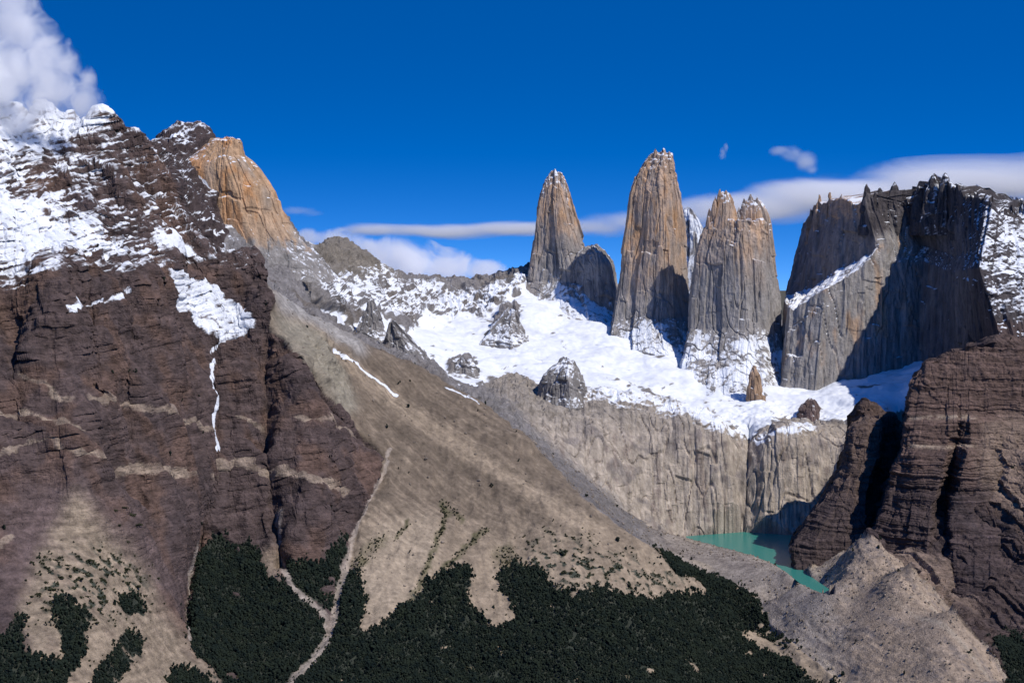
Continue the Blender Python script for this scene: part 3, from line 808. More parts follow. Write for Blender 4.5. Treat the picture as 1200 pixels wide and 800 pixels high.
MAT = {
    'strata': rock_material('brown_strata', (.045, .045, .06), .65, (.010, .010, .10), .28, 6.0, .16, (.05, .05, .22), snow_rag=.5, snow_grain=(.02, .02, .14)),
    'scree': rock_material('scree', (.07, .07, .07), .34, (.03, .03, .03), .16, 2.2, .22, (.08, .08, .08)),
    'moraine': rock_material('moraine_rubble', (.07, .07, .07), .5, (.02, .02, .02), .25, 4.0, .16, (.3, .3, .3)),
    'ice': rock_material('glacier_snow', (.02, .02, .02), .3, (.02, .02, .02), .2, 5.0, .03, (.02, .06, .06), snow_rag=.25),
    'slab': rock_material('streaked_slab', (.035, .035, .02), .45, (.10, .06, .006), .22, 3.5, .16, (.12, .1, .03)),
    'granite': rock_material('granite', (.035, .035, .02), .42, (.05, .05, .006), .22, 3.0, .2, (.2, .2, .02), snow_rag=.75, tilt=(.0, .0, 1.0), snow_grain=(.075, .075, .045)),
    'massif': rock_material('massif_rock', (.035, .035, .015), .40, (.06, .06, .005), .34, 3.5, .18, (.2, .2, .02), snow_rag=.8, tilt=(-.30, .1, 1.0), snow_grain=(.02, .02, .09)),
}


def mesh_object(name, verts, faces_idx, mat, attrs=None, smooth=True):
    me = bpy.data.meshes.new(name)
    nv = len(verts); nf = len(faces_idx); k = faces_idx.shape[1]
    me.vertices.add(nv); me.vertices.foreach_set('co', np.ascontiguousarray(verts, np.float32).ravel())
    me.loops.add(nf * k); me.loops.foreach_set('vertex_index', np.ascontiguousarray(faces_idx, np.int32).ravel())
    me.polygons.add(nf)
    me.polygons.foreach_set('loop_start', np.arange(0, nf * k, k, dtype=np.int32))
    me.polygons.foreach_set('loop_total', np.full(nf, k, np.int32))
    me.polygons.foreach_set('use_smooth', np.full(nf, smooth, bool))
    if attrs:
        for an, av in attrs.items():
            if av.ndim == 2:
                at = me.attributes.new(an, 'FLOAT_COLOR', 'POINT')
                at.data.foreach_set('color', np.concatenate([av, np.ones((nv, 1))], 1).astype(np.float32).ravel())
            else:
                at = me.attributes.new(an, 'FLOAT', 'POINT')
                at.data.foreach_set('value', av.astype(np.float32).ravel())
    me.update(calc_edges=True)
    me.materials.append(mat)
    o = bpy.data.objects.new(name, me)
    C.objects.link(o)
    return o


def tag(o, label, cat, group=None, kind=None):
    o['label'] = label; o['category'] = cat
    if group: o['group'] = group
    if kind: o['kind'] = kind
    return o


nc, nr = px.shape
idx = np.arange(nc * nr).reshape(nc, nr)
quads = np.stack([idx[:-1, :-1], idx[1:, :-1], idx[1:, 1:], idx[:-1, 1:]], -1).reshape(-1, 4)
freg = REG[:-1, :-1].reshape(-1)
Pf = P.reshape(-1, 3); Bf = base.reshape(-1, 3); Sf = snow.reshape(-1)


def cut(name, k, mat, label, cat, smooth=False):
    q = quads[np.isin(freg, k)]
    u, inv = np.unique(q, return_inverse=True)
    o = mesh_object(name, Pf[u], inv.reshape(-1, 4), mat, {'ground_colour': Bf[u], 'snow': Sf[u]}, smooth=smooth)
    return tag(o, label, cat, kind='structure')


cut('mountain', [0], MAT['strata'], 'dark brown layered mountain with snow on its upper ledges, under the big cloud', 'mountain')
cut('scree_slope', [1], MAT['scree'], 'broad tan scree spur running down from the orange peak to the forest', 'slope', True)
cut('moraine', [2], MAT['moraine'], 'grey rubble moraine ridge damming the turquoise lake', 'moraine', True)
cut('scree_slope', [3], MAT['strata'], 'brown debris slope between the moraine cone and the flat-topped crag', 'slope')
cut('glacier', [4], MAT['ice'], 'white glacier lying below the three granite towers', 'glacier', True)
cut('rock_cliff', [5], MAT['slab'], 'pale streaked cliff dropping from the glacier to the turquoise lake', 'cliff')
cut('mountain', [6], MAT['granite'], 'low grey ridge dusted with snow behind the glacier', 'mountain')


# ------------------------------------------------------------------ lofted rock bodies
def resample(pts, n, closed=True):
    pts = np.asarray(pts, float)
    if closed:
        pts = np.vstack([pts, pts[:1]])
    d = np.r_[0, np.cumsum(np.linalg.norm(np.diff(pts[:, :2], axis=0), axis=1) + 1e-6)]
    return d / d[-1], pts


def loft(rings, ns, nt, shape_pow=1.0):
    """rings: list of (K,3) control rings from foot to top -> closed grid (ns+1, nt, 3)"""
    R = np.array(rings, float)                         # (T,K,3)
    T, K = R.shape[:2]
    # parameter round the body from the mean ring length
    L = np.zeros(K)
    for t in range(T):
        c = np.vstack([R[t], R[t][:1]])
        L += np.linalg.norm(np.diff(c[:, :2], axis=0), axis=1)
    L = np.maximum(L, L.max() * .05)
    u = np.r_[0, np.cumsum(L)]; u /= u[-1]
    s = np.linspace(0, 1, ns + 1)
    G = np.zeros((T, ns + 1, 3))
    for t in range(T):
        c = np.vstack([R[t], R[t][:1]])
        for a in range(3):
            G[t, :, a] = np.interp(s, u, c[:, a])
    # vertical parameter
    hz = np.r_[0, np.cumsum(np.linalg.norm(np.diff(G, axis=0), axis=2).mean(1) + 1e-6)]; hz /= hz[-1]
    v = np.linspace(0, 1, nt)
    O = np.zeros((ns + 1, nt, 3))
    k = np.clip(np.searchsorted(hz, v, side='right') - 1, 0, T - 2)
    f = ((v - hz[k]) / (hz[k + 1] - hz[k]))[None, :, None]
    O = G[k].transpose(1, 0, 2) * (1 - f) + G[k + 1].transpose(1, 0, 2) * f
    return O


def smooth_ring(A, n):
    for _ in range(n):
        B = A.copy()
        B[1:-1] = (A[:-2] + 2 * A[1:-1] + A[2:]) / 4
        B[0] = B[-1] = (A[-2] + 2 * A[0] + A[1]) / 4
        A = B
    return A


def smooth_v(A, n):
    for _ in range(n):
        A[:, 1:-1] = (A[:, :-2] + 2 * A[:, 1:-1] + A[:, 2:]) / 4
    return A


def rock_body(name, rings, ns, nt, colour, snowfn, mat, label, cat, group=None, kind=None, amp=1.0, flute=30.0, sm=(2, 2), seed=0.0, crest=14.0, vert=11.0, peaks=(), extra=None, jag=None, bedded=0.0):
    """rings as photo points (px, py, D); top ring is closed by a jagged cap"""
    R = [[tuple(up(*p)) for p in r] for r in rings]
    G = loft(R, ns, nt)
    G = smooth_ring(G, sm[0]); G = smooth_v(G, sm[1])
    # cap: shrink the last ring onto its ridge line
    top = G[:, -1]
    cen = top.mean(0)
    caps = []
    for f, dz in ((.75, .35), (.5, .6), (.25, .8), (.03, .9)):
        c = cen + (top - cen) * f
        c[:, 2] = top[:, 2] * f + cen[2] * (1 - f) + dz * crest
        caps.append(c[:, None])
    G = np.concatenate([G] + caps, 1)
    du = np.gradient(G, axis=0)
    du[0] = du[-1] = G[1] - G[-2]
    dv = np.gradient(G, axis=1)
    N = np.cross(du, dv); N /= np.linalg.norm(N, axis=-1, keepdims=True) + 1e-9
    c0 = G.reshape(-1, 3).mean(0)
    if ((G - c0) * N)[..., :2].sum() < 0:
        N = -N
    x, y, z = G[..., 0], G[..., 1], G[..., 2]
    h = np.clip((z - z.min()) / (z.max() - z.min()), 0, 1)
    per = np.linalg.norm(np.diff(G[:, nt // 2], axis=0), axis=1).sum()
    u = np.linspace(0, 1, G.shape[0])[:, None] * per + 0 * z + 5 * noise3(x / 60, y / 60, z / 120 + seed) + 2.0 * noise3(x / 14, y / 14, z / 30 + seed)
    v = z + .15 * u + 10 * noise3(x / 40, y / 40, z / 60 + seed)
    sd = int(seed) % 200
    d = 9 * blocks(u, v, flute * 2.5, flute * vert * 1.2, sd, .05) + 4.2 * blocks(u + 31, v, flute * .95, flute * vert * .6, sd + 9, .06) + 1.1 * blocks(u + 11, v + 40, flute * .33, flute * vert * .2, sd + 20, .2) \
        + 6 * fbm(x / 90, y / 90, z / 240, 2, seed=seed + 3) + 1.8 * fbm(x / 12, y / 12, z / 30, 3, seed=seed + 4) \
        - 5 * (1 - sstep(0, .07, np.abs(noise3(x / (flute * 1.6) + seed, y / (flute * 1.6), z / (flute * 16)))))
    if bedded:
        vb = z + 5 * noise3(x / 50, y / 50, z / 40) + .04 * x
        d = d * .75 + bedded * (beds(vb, u, 23, 91) + .7 * beds(vb + 4, u, 9, 97) + .4 * beds(vb + 2, u, 4.5, 99))
    d = d * (1 - .35 * sstep(.6, 1, h))
    topj = sstep(.72, 1.0, h)
    d = d + topj * 5 * fbm(x / 16, y / 16, z / 22, 2, seed=seed + 5)
    G = G + N * (amp * d)[..., None]
    # jagged crest
    rim = np.zeros(G.shape[1]); rim[-8:] = np.linspace(.2, 1, 8)
    jg = 1.0 if jag is None else jag(*proj(G))
    G[..., 2] += rim[None] * crest * jg * (1.1 * ridged(x / 30, y / 30, 0 * x, 3, seed=seed + 7) ** 2 * np.sign(ridged(x / 30, y / 30, 0 * x, 3, seed=seed + 7)) - .4)
    G[..., 2] += rim[None] * crest * .8 * jg * ridged(x / 60, y / 60, 0 * x, 1, seed=seed + 8)
    if peaks:
        pk = np.zeros(G.shape[1]); pk[-30:] = np.linspace(0, 1, 30)
        qx = proj(G)[0]
        for a, hh, ww in peaks:
            G[..., 2] += pk[None] * hh * 3.2 * np.exp(-(np.abs(qx - a) / ww) ** 1.4)
    G[-1] = G[0]
    du = np.gradient(G, axis=0); du[0] = du[-1] = G[1] - G[-2]
    dv = np.gradient(G, axis=1)
    N2 = np.cross(du, dv); N2 /= np.linalg.norm(N2, axis=-1, keepdims=True) + 1e-9
    if ((G - c0) * N2)[..., :2].sum() < 0:
        N2 = -N2
    ppx, ppy = proj(G)
    nb = fbm(x / 120, y / 120, z / 160, 3, seed=seed + 21); nm = fbm(x / 26, y / 26, z / 60, 3, seed=seed + 25)
    colr = colour(ppx, ppy, h, nb, nm, x, y, z).astype(np.float32)
    sn = np.clip(snowfn(ppx, ppy, h, nb, nm, N2[..., 2], x, y, z), 0, 1)
    n1, n2 = G.shape[:2]
    V = G[:-1]
    ids = np.arange((n1 - 1) * n2).reshape(n1 - 1, n2)
    nx = np.roll(ids, -1, 0)
    q = np.stack([ids[:, :-1], nx[:, :-1], nx[:, 1:], ids[:, 1:]], -1).reshape(-1, 4)
    origin = np.array([c0[0], c0[1], z.min()])
    o = mesh_object(name, V.reshape(-1, 3) - origin, q, mat, {'ground_colour': colr[:-1].reshape(-1, 3), 'snow': sn[:-1].reshape(-1)}, smooth=False)
    o.location = origin
    tag(o, label, cat, group, kind)
    return o


def tower_rings(prof, D, depth, sink=60, shape=None):
    """prof: (py, left px, right px) from foot to top.  Plan: a broad front, cut corners, a back"""
    rings = []
    shape = shape or [(-1, .15), (-.94, -.42), (-.35, -.70), (.20, -.98), (.60, -.74), (1.0, -.04), (.85, .6), (.3, 1.0), (-.4, 1.0), (-.85, .65)]
    D0_ = D
    for row in prof:
        py, xl, xr = row[:3]; D = row[3] if len(row) > 3 else D0_
        w = (xr - xl) / 2; cx = (xl + xr) / 2
        dm = w * D / F * depth
        r = []
        for sx, sy in shape:
            Dp = D + sy * dm
            # keep the outline: same direction whatever the distance
            r.append((cx + sx * w, py, Dp))
        rings.append(r)
    return rings


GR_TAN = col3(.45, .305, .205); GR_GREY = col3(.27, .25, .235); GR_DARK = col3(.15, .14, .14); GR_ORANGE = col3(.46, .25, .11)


def tower_colour(tan_row, tan_side=0.0, orange=0.0):
    def f(px, py, h, nb, nm, x, y, z):
        c = np.zeros(px.shape + (3,), np.float32) + GR_GREY
        t = sstep(tan_row + 50, tan_row - 60, py + 40 * nb) * (.75 + .5 * nm)
        c = mix(c, GR_TAN, t)
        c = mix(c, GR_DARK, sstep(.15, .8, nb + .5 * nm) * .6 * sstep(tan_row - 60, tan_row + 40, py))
        if orange:
            c = mix(c, GR_ORANGE, np.clip(orange * sstep(.1, .6, noise3(x / 40, y / 40, z / 220) + .4 * nm), 0, 1) * sstep(tan_row + 20, tan_row - 60, py))
        return c
    return f


def tower_snow(top_py, fade, foot_py, amt=.6):
    def f(px, py, h, nb, nm, nz, x, y, z):
        a = sstep(top_py + fade, top_py, py + 14 * nm) * (.16 + .55 * sstep(.15, .55, nz) + .35 * nm)
        b = sstep(foot_py - 20, foot_py + 30, py + 22 * nb) * (.12 + .42 * sstep(.10, .5, nz) + .34 * nm + .22 * nb)
        c = .55 * sstep(.50, .75, nz) + .3 * nm - .10
        return np.maximum(np.maximum(a, b * amt * 1.6), c)
    return f


def pins(parent, spots, D, tan, snow=.15):
    for a, t_, b_, w in spots:
        part_of(rock_body('pinnacle', tower_rings([(b_ + 12, a - w * .9, a + w), (b_, a - w, a + w), ((b_ + t_) / 2, a - w * .7, a + w * .78), (t_ + 3, a - w * .38, a + w * .45), (t_, a - w * .12, a + w * .18)], D, .9), 60, 44,
                          (lambda px, py, h, nb, nm, x, y, z: np.zeros(px.shape + (3,), np.float32) + mix(GR_GREY[None, None], GR_TAN[None, None], np.full((1, 1), tan)) * (1 + .3 * nm[..., None])),
                          (lambda px, py, h, nb, nm, nz, x, y, z: snow + .5 * sstep(.25, .55, nz) + .45 * nm - .2), MAT['granite'], '', '', seed=float((a * 7) % 97), flute=11, crest=3, amp=.42, sm=(1, 1), vert=4.0), parent)


def part_of(child, parent):
    for k in ('category', 'label', 'group', 'kind'):
        if k in child: del child[k]
    child.parent = parent
    child.location = child.location - parent.location
    return child


nort = rock_body('granite_tower', tower_rings([(400, 570, 750, 8450), (372, 590, 735, 8520), (350, 606, 718, 8580), (330, 616, 705), (312, 621, 698), (290, 624.5, 687), (260, 628, 677), (238, 631, 670), (222, 635, 665), (210, 640, 660), (204, 645, 656)], 8620, .9), 420, 300,
          tower_colour(285, orange=.6), tower_snow(200, 40, 322, .8), MAT['granite'], 'leftmost of the three granite towers, slender spire tapering to a small snowy tip', 'rock tower', 'granite towers', seed=3.0, flute=26, crest=5)
pins(nort, [(650, 199, 214, 5.5), (643, 207, 222, 5), (658, 208, 224, 5), (637, 219, 234, 4), (663, 222, 238, 4)], 8605, .4, .45)
rock_body('rock_shoulder', tower_rings([(390, 650, 742), (350, 655, 728), (330, 662, 721), (310, 668, 719), (297, 676, 711), (290, 684, 700)], 8520, .8), 200, 140,
          tower_colour(100), tower_snow(285, 6, 345, .8), MAT['granite'], 'blunt grey rock shoulder in shadow between the left and middle towers', 'rock shoulder', seed=5.0, flute=26, crest=5)
cent = rock_body('granite_tower', tower_rings([(465, 690, 860, 7880), (440, 702, 838, 7960), (418, 708, 822, 8060), (395, 711, 813, 8160), (372, 716, 808, 8220), (345, 721, 806), (315, 726, 805), (280, 731, 804), (250, 735, 801), (228, 738, 797), (212, 743, 793), (198, 750, 790), (187, 758, 788), (182, 763, 787)], 8250, .85), 520, 440,
          tower_colour(330, orange=.5), tower_snow(178, 42, 385, .85), MAT['granite'], 'tallest granite tower, the middle one, with a broad tan front and blunt top', 'rock tower', 'granite towers', seed=11.0, flute=30, crest=4)
pins(cent, [(768, 177, 196, 5), (777, 175, 196, 6), (784, 179, 198, 5), (760, 186, 204, 4.5), (752, 196, 214, 4.5), (745, 208, 226, 4), (790, 200, 216, 3)], 8235, .8, .25)
sur = rock_body('granite_tower', tower_rings([(485, 780, 940, 7640), (462, 788, 928, 7720), (438, 793, 922, 7810), (412, 800, 919, 7920), (385, 806, 917, 7980), (350, 808, 916), (320, 811, 912), (300, 813, 909), (282, 818, 906), (268, 825, 903), (259, 831, 900)], 8000, .8), 520, 380,
                tower_colour(300, orange=.5), tower_snow(236, 60, 395, .8), MAT['granite'], 'double-peaked granite tower on the right of the tallest one', 'rock tower', 'granite towers', seed=19.0, flute=28, crest=4)
part_of(rock_body('summit', tower_rings([(300, 820, 868), (282, 823, 867), (264, 828, 866), (248, 833, 863), (236, 838, 859), (229, 841, 855)], 7985, .9), 200, 110,
                  tower_colour(320, orange=.8), tower_snow(226, 30, 385, .8), MAT['granite'], '', '', seed=23.0, flute=22, crest=4, amp=.6), sur)
part_of(rock_body('summit', tower_rings([(300, 856, 908), (282, 859, 906), (264, 864, 903), (250, 867, 899), (241, 870, 895), (236, 873, 890)], 8005, .9), 200, 110,
                  tower_colour(310, orange=.2), tower_snow(238, 45, 385, 1.0), MAT['granite'], '', '', seed=27.0, flute=22, crest=4, amp=.6), sur)
pins(sur, [(844, 223, 240, 4.5), (851, 225, 242, 4.5), (838, 233, 250, 4), (858, 238, 254, 4), (831, 246, 262, 4)], 7972, .9, .12)
pins(sur, [(872, 234, 250, 4.5), (879, 229, 248, 5), (887, 233, 250, 5), (894, 243, 260, 4), (900, 255, 272, 4), (866, 246, 262, 4)], 7992, .3, .4)
rock_body('mountain', tower_rings([(400, 740, 880), (340, 770, 850), (300, 790, 836), (270, 796, 826), (255, 799, 818), (247, 802, 811)], 9000, .8), 160, 120,
          tower_colour(100), lambda px, py, h, nb, nm, nz, x, y, z: .42 + .5 * nm + .3 * nb + 0 * px, MAT['granite'], 'small snowy peak showing in the gap between the middle and right towers', 'mountain', kind='structure', seed=29., crest=6)


SNOWLAP = poly_mask([[(196, 186), (214, 194), (234, 206), (252, 226), (246, 236), (226, 232), (208, 216)], [(236, 244), (250, 262), (250, 280), (236, 268)]], 1)


def orange_colour(px, py, h, nb, nm, x, y, z):
    c = np.zeros(px.shape + (3,), np.float32) + col3(.43, .28, .17)
    c = mix(c, col3(.52, .27, .125), sstep(-.05, .55, noise3(x / 60, y / 60, z / 170) + .5 * nm))
    c = mix(c, col3(.33, .26, .20), np.clip(sstep(.0, .7, noise3(x / 50 + 7, y / 50, z / 300) + .3 * nb) * .8 + .5 * sstep(230, 285, py), 0, 1))
    return mix(c, GR_GREY * .9, sstep(278, 292, py + 14 * nm))


rock_body('mountain', tower_rings([(330, 196, 405), (300, 203, 374), (288, 205, 360), (268, 206, 344), (247, 207, 331), (226, 206, 325), (212, 207, 316), (200, 208, 307), (190, 214, 299), (182, 226, 288), (173, 238, 285), (165, 247, 283)], 6720, .6), 460, 320,
          orange_colour, lambda px, py, h, nb, nm, nz, x, y, z: np.maximum(look(SNOWLAP, px + 3 * nm, py + 3 * nb) * .9, .55 * sstep(.45, .75, nz) + .3 * nm - .05, sstep(280, 288, py) * (.25 + .5 * nm + .3 * sstep(.2, .5, nz))), MAT['granite'],
          'sheer orange rock peak rising behind the brown mountain', 'mountain', kind='structure', seed=33.0, flute=38, crest=4, vert=4.0, amp=.62)

# the big dark massif on the right, hollowed by a shaded amphitheatre
massif = [
    [(918, 500, 8300), (906, 500, 7950), (912, 502, 7650), (950, 508, 7600), (1005, 510, 7650), (1075, 510, 7740), (1115, 510, 7560), (1195, 470, 6760), (1260, 470, 6800), (1420, 460, 7050), (1420, 440, 8600), (1100, 440, 8800)],
    [(928, 350, 8300), (920, 355, 8000), (928, 362, 7780), (966, 338, 7730), (1012, 312, 7760), (1082, 306, 7850), (1116, 320, 7640), (1147, 314, 7000), (1230, 332, 7080), (1420, 335, 7400), (1420, 330, 8500), (1100, 330, 8700)],
    [(930, 338, 8300), (921, 346, 8180), (948, 338, 8070), (985, 314, 7930), (1028, 290, 7800), (1085, 288, 7900), (1120, 300, 7680), (1152, 292, 7080), (1230, 316, 7140), (1420, 325, 7450), (1420, 325, 8500), (1100, 325, 8650)],
    [(950, 264, 8320), (944, 260, 8270), (955, 240, 8170), (985, 235, 8010), (1012, 235, 7860), (1058, 236, 7880), (1106, 219, 7800), (1163, 244, 7240), (1205, 258, 7330), (1420, 270, 7700), (1420, 275, 8300), (1092, 219, 8200)],
]


def massif_colour(px, py, h, nb, nm, x, y, z):
    c = np.zeros(px.shape + (3,), np.float32) + GR_GREY
    c = mix(c, GR_TAN * .85, sstep(.1, .7, noise3(x / 45, y / 45, z / 300) + .4 * nm) * .8)
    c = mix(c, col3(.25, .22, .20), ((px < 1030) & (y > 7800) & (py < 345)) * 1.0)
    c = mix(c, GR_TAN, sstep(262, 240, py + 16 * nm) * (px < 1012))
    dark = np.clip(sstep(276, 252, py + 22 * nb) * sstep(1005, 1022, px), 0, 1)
    c = mix(c, col3(.13, .12, .12), sstep(1060, 1100, px + 10 * nb))  # shaded wing: granite coloured darker here, deepening its shadow
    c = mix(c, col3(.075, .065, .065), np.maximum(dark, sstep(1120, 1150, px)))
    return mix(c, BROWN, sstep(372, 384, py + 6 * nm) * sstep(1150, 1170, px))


def massif_snow(px, py, h, nb, nm, nz, x, y, z):
    s = .72 * sstep(.45, .72, nz) + .25 * nm - .08
    bed = z - .25 * x + 20 * noise3(x / 120, y / 120, 0 * z)
    st = noise3(bed / 10, x / 110, y / 110)
    s = np.maximum(s, sstep(1140, 1160, px) * sstep(382, 366, py) * (.05 + .42 * sstep(.20, .60, nz) + .55 * st))
    g = np.clip(1.2 - np.hypot((px - 1096) / 9, (py - 228) / 16), 0, 1)
    return np.maximum(s, g * (.5 + .4 * nm))


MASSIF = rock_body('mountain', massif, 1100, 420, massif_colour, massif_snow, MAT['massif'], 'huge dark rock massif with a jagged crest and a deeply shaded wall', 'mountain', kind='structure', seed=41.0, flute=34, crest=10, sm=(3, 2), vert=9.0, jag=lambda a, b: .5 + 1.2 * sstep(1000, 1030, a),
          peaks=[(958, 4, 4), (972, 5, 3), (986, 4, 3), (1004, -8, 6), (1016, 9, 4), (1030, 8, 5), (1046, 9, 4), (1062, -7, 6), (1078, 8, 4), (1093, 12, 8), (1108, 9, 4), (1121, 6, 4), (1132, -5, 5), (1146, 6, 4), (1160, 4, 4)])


for a, t_, b_, w, d_ in [(950, 252, 275, 5, 8170), (960, 232, 262, 5, 8120), (972, 229, 258, 4, 8060), (986, 230, 258, 5, 8000), (1016, 223, 262, 8, 7850), (1031, 226, 265, 8, 7860), (1048, 220, 262, 9, 7870), (1060, 230, 262, 7, 7880), (1077, 224, 262, 10, 7840),
                         (1093, 210, 262, 13, 7790), (1107, 211, 262, 9, 7740), (1122, 223, 268, 9, 7640), (1136, 232, 270, 8, 7560), (1149, 233, 272, 9, 7400), (1163, 238, 275, 9, 7270), (1185, 248, 285, 16, 7310)]:
    t_ -= 4 if a > 1000 else 2; w *= 1.25
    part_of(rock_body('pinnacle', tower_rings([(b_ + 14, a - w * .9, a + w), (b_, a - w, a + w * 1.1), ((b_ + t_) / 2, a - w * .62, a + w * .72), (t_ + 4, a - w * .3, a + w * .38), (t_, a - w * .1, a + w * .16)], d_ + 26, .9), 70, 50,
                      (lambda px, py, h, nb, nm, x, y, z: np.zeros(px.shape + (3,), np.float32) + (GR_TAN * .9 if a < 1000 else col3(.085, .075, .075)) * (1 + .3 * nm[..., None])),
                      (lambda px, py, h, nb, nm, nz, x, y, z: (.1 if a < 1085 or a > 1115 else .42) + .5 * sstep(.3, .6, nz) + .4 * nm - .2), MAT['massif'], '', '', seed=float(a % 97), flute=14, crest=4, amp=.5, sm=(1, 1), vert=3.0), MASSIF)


# the flat-topped brown crag on the right and its arm beside the lake
R_ = [(1260, 0), (1450, 0)]


def crag_ring(front, d, pyr, back_py):
    return front + [(1260, pyr, d), (1450, pyr, d), (1450, back_py, 7350), (1150, back_py, 7350)]


butte = [
    crag_ring([(1008, 672, 6900), (1004, 672, 6060), (1046, 684, 5960), (1084, 712, 5740), (1100, 714, 5800), (1116, 722, 5690), (1172, 748, 5530)], 5500, 752, 690),
    crag_ring([(1020, 638, 6900), (1018, 638, 6110), (1053, 641, 6050), (1087, 652, 5925), (1100, 652, 6010), (1116, 655, 5900), (1172, 664, 5830)], 5820, 666, 640),
    crag_ring([(1032, 600, 6900), (1032, 600, 6140), (1060, 600, 6085), (1090, 602, 6055), (1101, 602, 6170), (1114, 602, 6045), (1172, 606, 6040)], 6040, 606, 600),
    crag_ring([(1056, 532, 6900), (1055, 532, 6200), (1074, 531, 6150), (1112, 530, 6140), (1121, 528, 6275), (1133, 528, 6140), (1172, 545, 6200)], 6200, 545, 535),
    crag_ring([(1058, 524, 6900), (1057, 524, 6235), (1080, 523, 6215), (1112, 522, 6215), (1123, 521, 6290), (1137, 521, 6215), (1174, 532, 6240)], 6240, 532, 525),
    crag_ring([(1060, 497, 6900), (1059, 497, 6262), (1082, 495, 6245), (1112, 493, 6245), (1124, 492, 6258), (1138, 491, 6248), (1175, 497, 6300)], 6300, 497, 500),
    crag_ring([(1062, 489, 6950), (1061, 489, 6320), (1084, 487, 6305), (1112, 486, 6310), (1124, 486, 6312), (1138, 486, 6312), (1175, 490, 6340)], 6340, 490, 490),
    crag_ring([(1068, 448, 7000), (1067, 447, 6395), (1085, 441, 6375), (1112, 438, 6375), (1124, 436, 6376), (1138, 434, 6378), (1175, 434, 6390)], 6390, 434, 440),
    crag_ring([(1080, 438, 7050), (1078, 437, 6460), (1087, 427, 6440), (1112, 416, 6440), (1124, 411, 6440), (1138, 408, 6440), (1175, 408, 6440)], 6440, 410, 412),
]


def butte_colour(px, py, h, nb, nm, x, y, z):
    c = np.zeros(px.shape + (3,), np.float32) + col3(.125, .083, .068)
    c = mix(c, BROWN2 * .95, sstep(545, 580, py + 16 * nb) * .8 + .5 * sstep(.2, .7, nb))
    c = c * (1 + .28 * noise3(z / 9, x / 300, y / 300) + .2 * noise3(z / 3.5, x / 160, y / 160))[..., None]
    led = np.maximum(np.exp(-((py - 489 - 3 * nb) / 2.2) ** 2), np.exp(-((py - 523 - 3 * nb) / 2.0) ** 2)) * sstep(-.25, .2, nm + .3) * sstep(1062, 1070, px) * sstep(1150, 1135, px)
    c = mix(c, LEDGE * .85, led)
    sc_ = look(poly_mask([[(1152, 500), (1180, 488), (1460, 480), (1460, 612), (1200, 608), (1160, 575), (1144, 535)]], 9), px + 8 * nm, py + 8 * nb)
    return mix(c, col3(.225, .165, .125), sc_ * .85)


no_snow = lambda px, py, h, nb, nm, nz, x, y, z: 0 * px
rock_body('mountain', butte, 900, 420, butte_colour, no_snow, MAT['strata'], 'brown flat-topped crag with pale ledges and dark gullies above the lake', 'mountain', kind='structure', seed=71.0, flute=30, crest=4, sm=(2, 2), vert=3.0, amp=.9, bedded=5.0)
arm = [
    [(922, 676, 6700), (934, 676, 6165), (960, 668, 6190), (990, 655, 6190), (1018, 650, 6190), (1020, 650, 6700)],
    [(924, 645, 6700), (929, 642, 6270), (955, 636, 6235), (990, 630, 6225), (1016, 628, 6240), (1018, 628, 6720)],
    [(948, 604, 6740), (950, 606, 6360), (972, 600, 6300), (995, 600, 6280), (1015, 600, 6300), (1017, 600, 6740)],
    [(976, 566, 6780), (978, 566, 6430), (990, 562, 6390), (1005, 560, 6370), (1020, 560, 6385), (1024, 560, 6780)],
    [(989, 542, 6800), (990, 542, 6480), (998, 540, 6440), (1012, 538, 6430), (1028, 536, 6445), (1032, 536, 6800)],
    [(993, 504, 6860), (994, 503, 6550), (1000, 500, 6520), (1014, 496, 6510), (1033, 496, 6520), (1036, 496, 6860)],
    [(997, 499, 6860), (999, 498, 6590), (1006, 494, 6570), (1016, 490, 6560), (1030, 490, 6575), (1033, 491, 6860)],
]
rock_body('mountain', arm, 420, 300, lambda px, py, h, nb, nm, x, y, z: mix(np.zeros(px.shape + (3,), np.float32) + col3(.12, .085, .07), BROWN2, sstep(560, 600, py + 14 * nb) * .8) * (1 + .3 * noise3(z / 8, x / 200, y / 200))[..., None],
          no_snow, MAT['strata'], 'dark rock buttress standing in the right-hand shore of the lake', 'mountain', kind='structure', seed=73.0, flute=24, crest=5, sm=(2, 2), vert=3.0, amp=.8, bedded=4.0)


# ------------------------------------------------------------------ crags standing out of the ice
def crag(prof, D, label, seed, snow_amt=.3, colr=None, depth=.9):
    c0 = colr if colr is not None else GR_GREY * .85
    prof = [(prof[0][0] + 16, prof[0][1] - 6, prof[0][2] + 6)] + prof
    return rock_body('rock_outcrop', tower_rings(prof, D, depth), 140, 90,
                     lambda px, py, h, nb, nm, x, y, z: np.zeros(px.shape + (3,), np.float32) + c0 * (1 + .3 * nm[..., None]),
                     lambda px, py, h, nb, nm, nz, x, y, z: snow_amt + .55 * sstep(.30, .65, nz) + .35 * nm - .22, MAT['granite'], label, 'rock outcrop', 'rock outcrops in the ice', seed=seed, flute=18, crest=6, amp=.7, sm=(2, 2), vert=3.0)


def hitD(px, py):
    return float(hit(px, py, 6900)[1])


